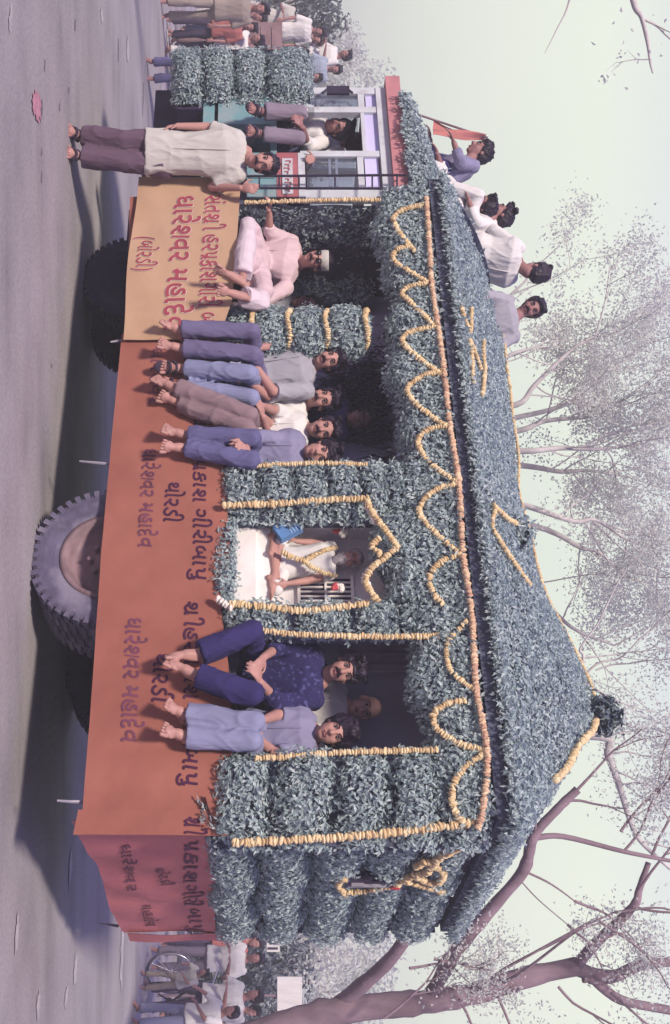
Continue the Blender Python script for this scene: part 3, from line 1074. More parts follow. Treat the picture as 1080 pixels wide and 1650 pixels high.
mb.tbox(tU(200, CD), t1 - 0.1, CD + 0.30, WID - CD - 0.3, 0.55, 1.0)
mb.ubox(166, 176, 285, 352, CD + 0.03, 0.5)
mb.build('wheel_arch', MATS['chassis_paint'], truck)
# leaf load on the cab roof
mb = MB()
ta_, tb_ = tU(166, CD), TF + 0.02
zc = z1 - 0.02
G = np.empty((30, 26, 3))
for i, t in enumerate(np.linspace(tb_, ta_, 30)):
    top = np.interp((t - tb_) / (ta_ - tb_), [0, 0.5, 1], [tz(318, 708, CD)[1] + 0.12, tz(240, 706, CD)[1], tz(166, 668, CD)[1]])
    for j, a in enumerate(np.linspace(0, np.pi, 26)):
        G[i, j] = L(t, WID / 2 - (WID / 2 - CD + 0.12) * np.sign(math.cos(a)) * abs(math.cos(a)) ** 0.45, zc + (top - zc) * abs(math.sin(a)) ** 0.5 + 0.02 * float(wob(np.array(t * 2), np.array(a))))
leaf_surf(mb, G, 2400, flip=True)
mb.grid(np.stack([G[-1], G[-1] * 0 + L(ta_, WID / 2, zc)], 1))
n = 1400
Pb = np.array([L(ta_ + rng.normal(0, 0.02), rng.uniform(CD, WID - CD), rng.uniform(zc, tz(166, 668, CD)[1])) for _ in range(n)])
leaf_blades(mb, Pb, np.tile(A, (n, 1)), mi=1)
mb.build('leaf_cab_top', [MATS['leaf_dark'], MATS['leaf']], truck)
# thin black ladder rails behind the cab
mb = MB()
for u0, u1 in ((284, 282), (303, 304)):
    mb.tube([pd(u0, 398, 0.08), pd(u1, 690 if u0 > 290 else 655, 0.08)], 0.011, 6)
for v in (418, 450, 482, 540, 600, 640):
    mb.tube([pd(284, v, 0.08), pd(303, v, 0.08)], 0.008, 6)
mb.build('ladder', MATS['black_iron'], truck)
# ------------------------------------------------------------------ garlands of marigold on the lorry
def G2(uv, d=-0.12):
    return [pd(u, v, d) for u, v in uv]


garland(G2([(318, 687), (360, 690), (455, 696), (525, 706), (600, 716), (690, 726), (780, 740), (890, 746), (985, 760), (1110, 768), (1210, 785), (1300, 779), (1335, 770)], -0.14),
        'long straight marigold rope running under the roof edge along the whole side of the lorry', r=0.030, m='marigold_pink', gap=0.05)
SW = 'marigold swags below the roof edge'
swags = [
    ([(330, 682), (338, 650), (352, 634), (372, 642), (392, 658), (404, 668)], 'first marigold swag from the cab, a tight loop below the roof edge'),
    ([(396, 662), (402, 640), (418, 634), (434, 655), (455, 690)], 'second marigold swag from the cab, narrow and pointed'),
    ([(455, 690), (462, 660), (472, 648), (490, 665), (510, 685), (526, 700)], 'third marigold swag from the cab, above the man with the white headband'),
    ([(527, 704), (532, 668), (546, 648), (566, 662), (588, 690), (606, 714)], 'fourth marigold swag from the cab, above the leafy column'),
    ([(597, 712), (606, 680), (626, 656), (648, 668), (668, 692), (686, 718)], 'fifth marigold swag from the cab, above the seated youths'),
    ([(687, 722), (690, 695), (708, 674), (735, 684), (758, 708), (777, 735)], 'sixth marigold swag from the cab, left of the shrine'),
    ([(780, 734), (790, 700), (818, 676), (842, 685), (868, 712), (892, 740)], 'wide marigold swag right above the shrine arch'),
    ([(894, 740), (904, 712), (930, 692), (958, 700), (972, 712)], 'short marigold swag above the right pier of the shrine'),
    ([(1000, 752), (1016, 738), (1036, 722), (1070, 722), (1092, 738), (1112, 764)], 'thin broken marigold swag above the man in the navy shirt'),
    ([(1128, 748), (1136, 715), (1154, 698), (1178, 708), (1198, 740), (1208, 778)], 'round marigold swag above the right opening'),
    ([(1215, 780), (1238, 748), (1268, 730), (1296, 730), (1320, 742), (1330, 756)], 'long drooping marigold swag next to the rear corner'),
]
for i, (p, lb) in enumerate(swags):
    garland(G2(p, -0.125), lb, r=0.031 if i != 8 else 0.026, group=SW, gap=0.10 if i in (7, 8) else 0.02, cat='garland swag')
VG = 'upright marigold strings on the side'
for p, lb, r in [
    ([(326, 396), (324, 470), (322, 540), (322, 612)], 'upright marigold string next to the cab, held by the man in the white headband', 0.026),
    ([(752, 398), (748, 450), (746, 520), (748, 590)], 'pinkish marigold string on the left rim of the shrine pier', 0.026),
    ([(814, 363), (812, 440), (806, 520), (803, 592)], 'straight thick marigold string on the pier left of the shrine', 0.037),
    ([(972, 372), (978, 430), (984, 490), (978, 550), (972, 592)], 'bowed thick marigold string right beside the shrine opening', 0.035),
    ([(1016, 424), (1022, 480), (1025, 560), (1026, 640), (1024, 728)], 'long beaded marigold string left of the man in the navy shirt', 0.030),
    ([(1222, 412), (1218, 480), (1212, 560), (1210, 640), (1208, 704)], 'marigold string on the left rim of the rear leaf panel', 0.029),
    ([(1358, 378), (1354, 460), (1350, 540), (1343, 620), (1334, 700), (1324, 772)], 'thick marigold string running down the rear corner of the lorry', 0.037),
]:
    garland(G2(p, -0.10), lb, r=r, group=VG, cat='garland string')
# column ties
for v, lb in ((408, 'lowest'), (466, 'second lowest'), (527, 'third'), (592, 'topmost')):
    z = tz(528, v, 0.0)[1]
    pts = [L(PC + 0.155 * math.cos(a), 0.13 - 0.14 * math.sin(a), z + 0.012 * math.sin(3 * a)) for a in np.linspace(-0.3, np.pi + 0.3, 16)]
    garland(pts, f'{lb} marigold tie round the leafy column beside the white banded man', r=0.030, group='marigold ties on the leafy column', cat='garland tie', smooth_path=False)
# the zigzag arch over the shrine and its white flowers
garland(G2([(806, 592), (822, 598), (846, 615), (880, 640), (884, 636), (898, 622), (916, 598), (940, 590), (968, 608)], -0.145), 'zigzag marigold arch over the shrine', r=0.032, cat='garland')
garland(G2([(868, 610), (880, 600), (892, 612)], -0.145), 'small marigold rosette inside the arch over the shrine', r=0.034, cat='garland')
garland(G2([(818, 590), (830, 600), (842, 604)], -0.12), 'bunch of white flowers at the left foot of the shrine arch', r=0.034, m='white_flower', cat='flower bunch')
garland(G2([(918, 596), (932, 588), (948, 596)], -0.12), 'bunch of white flowers at the right foot of the shrine arch', r=0.034, m='white_flower', cat='flower bunch')
garland(G2([(966, 352), (972, 362), (980, 372)], -0.10), 'bunch of white flowers at the lower right corner of the shrine', r=0.040, m='white_flower', cat='flower bunch')
# on the roof
garland([roof_pt(t, 1.0) + [0, 0, 0.035] for t in np.linspace(TF + 0.1, TAP + 0.02, 60)], 'thin marigold string lying along the ridge of the leafy roof', r=0.020, smooth_path=False)
hp = [roof_pt(t, 1.0) - N * 0.02 - A * 0.03 + [0, 0, 0.035] for t in np.linspace(TAP - 0.02, TAP - (TAP + RO) * 0.62, 30)]
garland(hp, 'straight marigold string down the rear hip of the roof below the dark tuft', r=0.034, smooth_path=False)


def roof_at(u, v):                                  # where that line of sight meets the near slope
    lo = None
    best = (9, None)
    for q in np.linspace(0.02, 1, 60):
        p = roof_pt(max(-0.2, tz(u, v, -OV + (WID / 2 + OV) * q)[0]), q)
        e = abs((p[2] - H) / p[1] * F + V0 - v)
        if e < best[0]:
            best = (e, p)
    return (best[1] if best[1] is not None else pd(u, v, 0.4)) - N * 0.03 + UP * 0.03


for pts, lb in [
    ([(472, 714), (486, 722), (500, 730), (520, 742), (536, 750)], 'marigold arrow mark on the leafy roof, its tip towards the cab'),
    ([(500, 752), (520, 752), (540, 752)], 'short marigold dash on the leafy roof beside the arrow mark'),
    ([(552, 750), (575, 752), (600, 750), (622, 752)], 'lower one of two parallel marigold bars on the leafy roof'),
    ([(552, 772), (575, 772), (600, 774), (640, 770)], 'upper one of two parallel marigold bars on the leafy roof'),
    ([(554, 752), (575, 760), (598, 768)], 'slanting marigold bar between two parallel bars on the leafy roof'),
    ([(818, 788), (830, 800), (842, 815), (850, 832)], 'left half of the marigold gable around the roof niche'),
    ([(820, 790), (850, 786), (880, 802), (910, 822), (945, 845)], 'right half of the marigold gable around the roof niche'),
]:
    garland([roof_at(u, v) for u, v in pts], lb, r=0.024, group='marigold marks on the roof', cat='garland mark')
# on the rear
def G3(uv, t=-0.13):
    return [pt(u, v, t) for u, v in uv]


garland(G3([(1440, 556), (1424, 546), (1416, 556)] ) , 'marigold loop under the dark slit in the rear leaf wall', r=0.034, group='marigold strings on the rear', cat='garland string')
garland(G3([(1438, 560), (1436, 590), (1428, 630)]), 'marigold string right beside the dark slit in the rear leaf wall', r=0.028, group='marigold strings on the rear', cat='garland string')
garland(G3([(1424, 640), (1412, 665), (1404, 690), (1385, 705), (1372, 728), (1362, 745)]), 'upper left arm of the spreading marigold spray on the rear leaf wall', r=0.036, group='marigold spray on the rear', cat='garland')
garland(G3([(1420, 655), (1430, 690), (1437, 715)]), 'right arm of the spreading marigold spray on the rear leaf wall', r=0.034, group='marigold spray on the rear', cat='garland')
garland(G3([(1412, 670), (1424, 700), (1408, 715), (1388, 690), (1396, 672)]), 'heart of the spreading marigold spray on the rear leaf wall', r=0.034, group='marigold spray on the rear', cat='garland')
garland(G3([(1428, 632), (1430, 642)]), 'red flower knot over the dark slit in the rear leaf wall', r=0.030, m='red_flower', cat='flower')

# ------------------------------------------------------------------ cloths on the side and their lettering
mat('red_cloth', (0.315, 0.115, 0.088), rough=0.9, var=0.09, scale=2.2, bump=0.55, bscale=4.5, second=(0.245, 0.080, 0.064), sscale=1.6, sfac=(0.42, 0.75))
mat('red_cloth_deep', (0.52, 0.165, 0.175), rough=0.9, var=0.10, scale=2.5, bump=0.6, bscale=5)
mat('orange_cloth', (0.46, 0.30, 0.20), rough=0.9, var=0.07, scale=2.2, bump=0.5, bscale=5, second=(0.40, 0.245, 0.155), sscale=2, sfac=(.45, .8))
mat('maroon_ink', (0.30, 0.055, 0.080), rough=0.9, var=0.15, bump=0)
mat('white_ink', (0.66, 0.52, 0.48), rough=0.9, var=0.08, bump=0)
mat('plum_ink', (0.060, 0.012, 0.045), rough=0.9, var=0.25, scale=12, bump=0)
mat('plum_ink_faint', (0.15, 0.045, 0.085), rough=0.9, var=0.3, scale=9, bump=0)


def fold_main(t, z):                                # the hanging cloth bellies out between its nails
    return 0.006 * np.exp(-((t % 0.83 - .3 - .1 * z) / .03) ** 2) * np.sin(3 * z + 5 * t) + 0.005 * np.sin(2.6 * t + 0.8 * z) + 0.006 * np.exp(-((z - 1.22) / .1) ** 2) * np.sin(19 * t + 6 * z) + 0.005 * np.exp(-((z - .55) / .1) ** 2) * np.sin(13 * t - 4 * z) + 0.0 * np.sin(2.6 * t + 0.8 * z) + 0.0022 * np.sin(8.3 * t - 5.1 * z) + 0.003 * np.sin(3.3 * z + 1.7 * t) + 0.0014 * np.sin(23 * t + 5 * np.sin(4 * z))


def bot_main(t):                                    # lower hem of the red cloth
    u = np.array([310, 545, 690, 890, 1000, 1150, 1310, 1345])
    v = np.array([204, 196, 182, 163, 156, 146, 133, 126])
    T = np.array([tz(a, b, -0.03) for a, b in zip(u, v)])[::-1]
    return np.interp(t, T[:, 0], T[:, 1])


def top_main(t):
    u = np.array([310, 560, 650, 760, 900, 970, 1100, 1212, 1345])
    v = np.array([372, 352, 352, 362, 372, 355, 372, 374, 376])
    T = np.array([tz(a, b, -0.03) for a, b in zip(u, v)])[::-1]
    return np.interp(t, T[:, 0], T[:, 1])


def cloth(name, tg, bot, top, d, fold, m, label, cat, m2=None, thick=0.004, wrap=None, parent=None):
    nz = 34
    G = np.empty((len(tg), nz, 3))
    for j, q in enumerate(np.linspace(0, 1, nz)):
        z = bot(tg) + (top(tg) - bot(tg)) * q
        G[:, j] = P0 + tg[:, None] * A + (d - fold(tg, z))[:, None] * N + z[:, None] * UP
    mb = MB()
    mb.grid(G, 0, True)
    mb.grid(G + N * thick, 0, False)
    for e in (np.stack([G[0], G[0] + N * thick], 1), np.stack([G[-1] + N * thick, G[-1]], 1)):
        mb.grid(e, 0)
    for e in (np.stack([G[:, 0] + N * thick, G[:, 0]], 1), np.stack([G[:, -1], G[:, -1] + N * thick], 1)):
        mb.grid(e, 0)
    o = mb.build(name, MATS[m], parent, smooth=True)
    return tag(o, label, cat) if label else o


tq = tU(686, -0.03)
tend = tU(1345, -0.03)
red = cloth('cloth_banner', np.linspace(tend, tU(540, -0.03), 160), bot_main, top_main, -0.035, fold_main, 'red_cloth',
            'long faded red cloth with dark handwritten lines hanging along the side of the lorry', 'banner')
# a second length, lapped over and one step lower, to the left
red2 = cloth('cloth_length', np.linspace(tU(540, -.03) + 0.01, tU(318, -.03), 60), lambda t: bot_main(t) + 0.03, lambda t: top_main(t) - 0.02, -0.028, fold_main, 'red_cloth', None, None, parent=red)
# pale overlapping seam at the rear corner
cloth('lapped_seam', np.linspace(tU(1347, -0.03), tU(1306, -0.03), 14), lambda t: bot_main(t) - 0.025, lambda t: bot_main(t) + (top_main(t) - bot_main(t)) * 0.97, -0.046, fold_main, 'red_cloth', None, None, parent=red)


def bot_or(t):
    T = np.array([tz(a, b, -0.06) for a, b in ((290, 222), (548, 197))])[::-1]
    return np.interp(t, T[:, 0], T[:, 1]) + 0.012 * np.sin(4 * t)


def top_or(t):
    T = np.array([tz(a, b, -0.06) for a, b in ((286, 221 + 168), (330, 386), (430, 379), (490, 374), (548, 352))])[::-1]
    return np.interp(t, T[:, 0], T[:, 1])


def fold_or(t, z):
    return 0.006 * np.sin(3.3 * t + 1.6 * z) + 0.010 * np.exp(-((z - 0.62) / 0.12) ** 2) * np.sin(7 * t + 6 * z) + 0.0025 * np.sin(17 * t + 4 * z) + 0.004


orange = cloth('cloth_banner', np.linspace(tU(550, -0.06), tU(288, -0.06), 90), bot_or, top_or, -0.075, fold_or, 'orange_cloth',
               'orange cloth banner with three bold maroon lines edged in white, nearest to the cab', 'banner')


def glyph_mesh(s, bold=0.0):
    c = bpy.data.curves.new('letters', 'FONT')
    c.body = s
    c.offset = bold
    c.resolution_u = 6
    o = bpy.data.objects.new('letters', c)
    COL.objects.link(o)
    dg = bpy.context.evaluated_depsgraph_get()
    me = bpy.data.meshes.new_from_object(o.evaluated_get(dg))
    bm = bmesh.new(); bm.from_mesh(me)
    bmesh.ops.triangulate(bm, faces=bm.faces[:])
    bpy.data.objects.remove(o); bpy.data.curves.remove(c); bpy.data.meshes.remove(me)
    return bm


def text_tris(tokens):
    """Gujarati, cluster by cluster; '/' adds the slanting foot of a conjunct r, '~' halves the letter before it; one entry per word"""
    words, V, T, x, n = [], [], [], 0.0, 0
    for tk in tokens + [' ']:
        if tk == ' ':
            if V:
                words.append((np.concatenate(V), np.concatenate(T)))
            V, T, n = [], [], 0
            x += 0.28; continue
        slash = tk.endswith('/'); half = tk.endswith('~')
        bm = glyph_mesh(tk.rstrip('/~'), 0.0)
        if half:
            xm = max(v.co.x for v in bm.verts)
            bmesh.ops.bisect_plane(bm, geom=bm.verts[:] + bm.edges[:] + bm.faces[:], plane_co=(xm - 0.115, 0, 0), plane_no=(1, 0, 0), clear_outer=True)
            bmesh.ops.triangulate(bm, faces=bm.faces[:])
        bm.verts.ensure_lookup_table(); bm.verts.index_update()
        P = np.array([v.co[:2] for v in bm.verts])
        x0, x1 = P[:, 0].min(), P[:, 0].max()
        V.append(P + [x - x0, 0]); T.append(np.array([[v.index for v in f.verts] for f in bm.faces]) + n)
        n += len(P)
        bm.free()
        adv = x1 - x0
        if slash:                                   # the r stroke from the stem down to the left
            a, b = np.array([x + adv - 0.05, 0.20]), np.array([x + adv - 0.30, 0.02])
            q = np.array([-(b - a)[1], (b - a)[0]]); q = q / np.linalg.norm(q) * 0.04
            V.append(np.array([a + q, b + q, b - q, a - q])); T.append(np.array([[0, 1, 2], [0, 2, 3]]) + n); n += 4
        x += adv + 0.085
    return words, x - 0.28


def lettering(tokens, u0, v0, u1, v1, h, d, fold, m, parent, bold=0.03, shear=0.12, lift=0.004, outline=None, surface='side', arc=0.0):
    """h: letter height in photo px at the first end; the line runs from (u0,v0) to (u1,v1) on the cloth"""
    words, wd = text_tris(tokens)
    for k, (bd, mm, lf) in enumerate(([(bold + 0.035, outline, lift)] if outline else []) + [(bold, m, lift + (0.003 if outline else 0))]):
        for P, T in words:
            bm = bmesh.new()
            vs = [bm.verts.new((q[0], q[1], 0)) for q in P]
            for f in T:
                try: bm.faces.new([vs[i] for i in f])
                except ValueError: pass
            for _ in range(2):
                long_e = [e for e in bm.edges if e.calc_length() > 0.16]
                if long_e:
                    bmesh.ops.subdivide_edges(bm, edges=long_e, cuts=1)
                    bmesh.ops.triangulate(bm, faces=bm.faces[:])
            bm.verts.index_update()
            P = np.array([v.co[:2] for v in bm.verts]); T = np.array([[v.index for v in f.verts] for f in bm.faces])
            bm.free()
            P = P + 0.012 * np.stack([np.sin(P[:, 0] * 3.1 + P[:, 1] * 4), np.sin(P[:, 0] * 2.3)], 1)   # a hand wrote it
            if surface == 'side':
                a, b, top = [np.array(tz(*q, d)) for q in ((u0, v0), (u1, v1), (u0, v0 + h))]
            else:
                a, b, top = [np.array([(q - P0) @ N, q[2]]) for q in (pt(u0, v0, d), pt(u1, v1, d), pt(u0, v0 + h, d))]
            hh = (top - a)[1] / 0.58
            s = P[:, 0] / wd
            y = P[:, 1] * hh
            ab = a[0] + (b[0] - a[0]) * s - (np.sign(a[0] - b[0])) * y * shear
            z = a[1] + (b[1] - a[1]) * s + y + arc * np.sin(np.pi * s)
            mb = MB()
            for c in range(9):                      # a few shifted strokes make the brush width
                da, dz = (math.cos(c * 0.785) * bd * hh * 0.52, math.sin(c * 0.785) * bd * hh * 0.52) if c < 8 else (0, 0)
                off = (d - fold(ab + da, z + dz) - lf - 0.00012 * c)[:, None]
                if surface == 'side':
                    mb.add(P0 + (ab + da)[:, None] * A + off * N + (z + dz)[:, None] * UP, T)
                else:
                    mb.add(P0 + off * A + (ab + da)[:, None] * N + (z + dz)[:, None] * UP, T)
            mb.build('lettering', MATS[mm], parent)


SR = ['શ/', 'રી']
SHRI = ['શ/', 'ી']
L1 = ['સં', 'ત', 'શ/', 'ી', ' ', 'હ', 'ર', 'પ/', 'કા', 'શ', 'ગી', 'રી', ' ', 'બા', 'પુ']
DH = ['ધા', 'રે', 'શ~', 'વ', 'ર', ' ', 'મ', 'હા', 'દે', 'વ']
BO = ['બો', 'ર', 'ડી']
TH = ['થો', 'ર', 'ડી']
L3 = ['શ/', 'ી', 'હ', 'ર', 'પ/', 'કા', 'શ', ' ', 'ગી', 'રી', 'બા', 'પુ']
lettering(L1, 316, 331, 548, 317, 24, -0.075, fold_or, 'maroon_ink', orange, bold=0.028, outline='white_ink', shear=0.0)
lettering(DH, 317, 282, 537, 263, 28, -0.075, fold_or, 'maroon_ink', orange, bold=0.040, outline='white_ink', shear=0.0)
lettering(['('] + BO + [')'], 381, 224, 441, 220, 22, -0.075, fold_or, 'maroon_ink', orange, bold=0.018, outline='white_ink', shear=0.0)
lettering(['ધા', 'રે', 'શ~', 'વ', 'ર'], 560, 244, 655, 240, 16, -0.035, fold_main, 'plum_ink_faint', red, bold=0.022)
lettering(L3, 668, 312, 937, 311, 19, -0.035, fold_main, 'plum_ink', red, bold=0.030)
lettering(TH, 777, 267, 842, 264, 21, -0.035, fold_main, 'plum_ink', red, bold=0.032)
lettering(DH, 723, 230, 882, 222, 20, -0.035, fold_main, 'plum_ink_faint', red, bold=0.026)
lettering(L3, 968, 297, 1270, 295, 21, -0.035, fold_main, 'plum_ink', red, bold=0.034)
lettering(TH, 1052, 247, 1134, 245, 23, -0.035, fold_main, 'plum_ink', red, bold=0.034)
lettering(DH, 994, 203, 1198, 195, 23, -0.035, fold_main, 'plum_ink_faint', red, bold=0.030)
lettering(SHRI, 1316, 297, 1345, 297, 24, -0.046, fold_main, 'plum_ink', red, bold=0.034)

# the cloth's end, folded round onto the tail
def fold_rear(dd, z):
    return 0.010 * np.sin(3.1 * dd + 4.4 * z) + 0.006 * np.sin(9 * dd - 7 * z) + 0.004 * np.sin(15 * dd + 9 * z)


def rear_cloth():
    T = -0.05
    ds = np.linspace(-0.04, WID + 0.03, 60)
    bu = [1345, 1352, 1375, 1390, 1400, 1420, 1450, 1480, 1500, 1512, 1530]
    bv = [126, 130, 141, 150, 158, 166, 173, 186, 196, 210, 210]
    D = np.array([[(pt(u, v, T) - P0) @ N, pt(u, v, T)[2]] for u, v in zip(bu, bv)])
    tu = [1345, 1380, 1440, 1530]; tv = [376, 352, 344, 350]
    Dt = np.array([[(pt(u, v, T) - P0) @ N, pt(u, v, T)[2]] for u, v in zip(tu, tv)])
    G = np.empty((60, 34, 3))
    for j, q in enumerate(np.linspace(0, 1, 34)):
        z0, z1 = np.interp(ds, D[:, 0], D[:, 1]), np.interp(ds, Dt[:, 0], Dt[:, 1])
        z = z0 + (z1 - z0) * q
        G[:, j] = P0 + (T - fold_rear(ds, z))[:, None] * A + ds[:, None] * N + z[:, None] * UP
    mb = MB(); mb.grid(G); mb.grid(G + A * 0.004, 0, True)
    return mb.build('cloth_tail', MATS['red_cloth_deep'], red, smooth=True)


tail = rear_cloth()
mb = MB()
G = np.array([[P0 + N * d + A * (-0.075 - 0.008 * math.sin(9 * z + d * 5)) + UP * z for z in np.linspace(pt(1520, 211, -0.07)[2], pt(1520, 352, -0.07)[2], 20)] for d in np.linspace(WID - 0.02, WID + 0.20, 6)])
mb.grid(G); mb.grid(G + A * 0.004, 0, True)
mb.build('cloth_tail', MATS['red_cloth_deep'], red, smooth=True)
for tok, u0, v0, u1, v1, h, bd in ((['પ/', 'કા', 'શ'], 1352, 297, 1422, 296, 22, 0.04), (['ગી', 'રી'], 1426, 294, 1462, 297, 22, 0.03), (['બા', 'પુ'], 1466, 300, 1502, 308, 20, 0.03),
                                   (['ધા', 'રે', 'શ~', 'વ', 'ર'], 1362, 192, 1432, 206, 16, 0.03), (['થો', 'ર', 'ડી'], 1395, 246, 1424, 262, 16, 0.03), (['મ', 'હા', 'દે', 'વ'], 1456, 226, 1496, 236, 16, 0.02)):
    lettering(tok, u0, v0, u1, v1, h, -0.05, fold_rear, 'plum_ink_faint', red, bold=bd, surface='rear', lift=0.006)
# ------------------------------------------------------------------ people
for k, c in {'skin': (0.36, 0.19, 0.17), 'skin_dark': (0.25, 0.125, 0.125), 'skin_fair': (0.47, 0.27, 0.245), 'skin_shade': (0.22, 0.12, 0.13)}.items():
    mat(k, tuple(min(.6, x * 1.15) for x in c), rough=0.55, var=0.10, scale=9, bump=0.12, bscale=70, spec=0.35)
mat('hair', (0.018, 0.011, 0.028), rough=0.45, var=0.5, scale=30, bump=0.5, bscale=90, stretch=(1, 1, 0.3))
mat('eye_white', (0.55, 0.48, 0.48), rough=0.3, var=0.02, bump=0)
mat('eye_dark', (0.012, 0.008, 0.014), rough=0.2, var=0.1, bump=0)
mat('lip', (0.26, 0.10, 0.105), rough=0.5, var=0.1, bump=0)
mat('grey_beard', (0.30, 0.27, 0.30), rough=0.8, var=0.3, scale=40, bump=0.5, bscale=80)
for k, c, v in [('white_shirt', (0.80, 0.78, 0.79), 0.06), ('cream_shirt', (0.60, 0.58, 0.56), 0.06), ('grey_shirt', (0.40, 0.39, 0.46), 0.08), ('bluegrey_shirt', (0.27, 0.26, 0.42), 0.08),
                ('navy_shirt', (0.035, 0.030, 0.13), 0.25), ('pink_kurta', (0.72, 0.54, 0.60), 0.07), ('pale_pyjama', (0.76, 0.64, 0.72), 0.06), ('plum_trousers', (0.155, 0.095, 0.15), 0.15),
                ('grey_trousers', (0.27, 0.22, 0.30), 0.12), ('violet_trousers', (0.175, 0.155, 0.295), 0.12), ('blue_jeans', (0.27, 0.29, 0.48), 0.15), ('dark_jeans', (0.135, 0.130, 0.29), 0.15),
                ('brown_trousers', (0.30, 0.205, 0.235), 0.10), ('navy_trousers', (0.035, 0.026, 0.13), 0.12), ('sandal_leather', (0.055, 0.035, 0.07), 0.3), ('light_jeans', (0.30, 0.31, 0.50), 0.15),
                ('khaki_cloth', (0.36, 0.30, 0.28), 0.12), ('red_garment', (0.42, 0.14, 0.14), 0.15), ('green_garment', (0.13, 0.18, 0.17), 0.15), ('sky_shirt', (0.36, 0.42, 0.55), 0.1), ('dark_garment', (0.07, 0.05, 0.11), 0.2),
                ('brown_garment', (0.21, 0.13, 0.155), 0.2)]:
    mat(k, tuple(x * .80 for x in c), rough=0.9, var=v, scale=7, bump=0.75, bscale=15, stretch=(1, 1, .32))


mat('patterned_navy', (0.022, 0.018, 0.085), rough=.9, var=.2, scale=8, bump=.2, bscale=20, second=(0.075, 0.075, 0.22), sfac=(.57, .62), sscale=34)


def ring(c, r, f, w, d, n=20, p=2.4):
    a = np.linspace(0, 2 * np.pi, n, endpoint=False)
    ca, sa = np.cos(a), np.sin(a)
    x = np.sign(ca) * np.abs(ca) ** (2 / p) * w
    y = np.sign(sa) * np.abs(sa) ** (2 / p) * d
    return c + x[:, None] * r + y[:, None] * f


TORSO = [(-0.14, .162, .112), (0.0, .168, .118), (.25, .150, .108), (.5, .160, .114), (.74, .180, .118), (.90, .168, .090), (.99, .090, .066), (1.05, .058, .056)]


def cone(mb, p0, p1, r0, r1, n=14, flat=True, mid=None):
    p0, p1 = np.asarray(p0, float), np.asarray(p1, float)
    if mid:
        mb.tube([p0, (p0 + p1) / 2, p1], [r0, mid, r1], n)
    else:
        mb.tube([p0, p0 * .66 + p1 * .34, p0 * .33 + p1 * .67, p1], [r0, r0 * .66 + r1 * .34, r0 * .33 + r1 * .67, r1], n)


def hand(mb, w, D, pn, side, s=1.0, curl=0.5):
    """palm, four fingers and a thumb; pn: the way the palm looks, side: unit vector to the thumb"""
    D = nrm(D); pn = nrm(pn - D * (pn @ D)); lat = nrm(side - D * (side @ D) - pn * (side @ pn))
    c = w + D * 0.048 * s
    mb.ell(c, lat * 0.040 * s, D * 0.054 * s, pn * 0.016 * s, 2)
    for k, (o, ln) in enumerate(((0.031, .066), (0.010, .078), (-0.011, .072), (-0.032, .056))):
        b = w + D * 0.088 * s + lat * o * s
        sp = D + lat * o * 3.2
        c1 = curl * (0.8 + 0.18 * k)
        d1 = nrm(sp * math.cos(c1 * .5) + pn * math.sin(c1 * .5)); d2 = nrm(sp * math.cos(c1 * 1.25) + pn * math.sin(c1 * 1.25))
        m = b + d1 * ln * .55 * s
        mb.capsule(b - D * .02 * s, m, .0098 * s, .0090 * s, 8)
        mb.capsule(m, m + d2 * ln * .5 * s, .0090 * s, .0075 * s, 8)
    b = w + D * 0.030 * s + lat * 0.034 * s
    t1 = b + nrm(D * .7 + lat * .8 + pn * .25) * .042 * s
    mb.capsule(b, t1, .0125 * s, .0105 * s, 8)
    mb.capsule(t1, t1 + nrm(D * 1.0 + lat * .25 + pn * .45) * .032 * s, .0102 * s, .008 * s, 8)


def foot(mb, a, toe, knee, s=1.0, ex=None):
    Df = nrm(toe - a)
    shin = nrm(a - knee)
    lat = nrm(np.cross(Df, shin) if np.linalg.norm(np.cross(Df, shin)) > .15 else np.cross(Df, A))
    upf = nrm(np.cross(lat, Df)); upf = upf if upf @ shin < 0 else -upf
    Lf = np.linalg.norm(toe - a)
    heel = a - Df * 0.035 * s - upf * 0.035 * s
    mb.ell(heel, Df * .036 * s, lat * .030 * s, upf * .032 * s, 2)
    ball = a + Df * Lf * .72 - upf * 0.045 * s
    mb.capsule(a - upf * .006, a + Df * Lf * .4 - upf * .022 * s, .036 * s, .033 * s, 12)
    mb.ell((heel + ball) / 2 + upf * .004, Df * Lf * .42, lat * .032 * s, upf * .024 * s, 2)
    mb.ell(ball, Df * .048 * s, lat * .045 * s, upf * .021 * s, 2)
    mb.capsule(a + Df * Lf * .3 - upf * .02 * s, ball + upf * .004, .030 * s, .026 * s, 12)
    for k, (o, ln, r) in enumerate(((.034, .052, .0135), (.013, .052, .0100), (-.005, .046, .0095), (-.022, .038, .0090), (-.037, .028, .0088))):
        b = ball + Df * .022 * s + lat * o * 1.08 * s - upf * .003
        ex.capsule(b, b + Df * ln * .66 * s + lat * o * .08 - upf * .006 * s, r * .95 * s, r * .98 * s, 10)
    return Df, lat, upf, heel, ball


def head_axes(face, up):
    Fd = nrm(face)
    U = nrm(up - Fd * (up @ Fd))
    return Fd, U, np.cross(U, Fd)


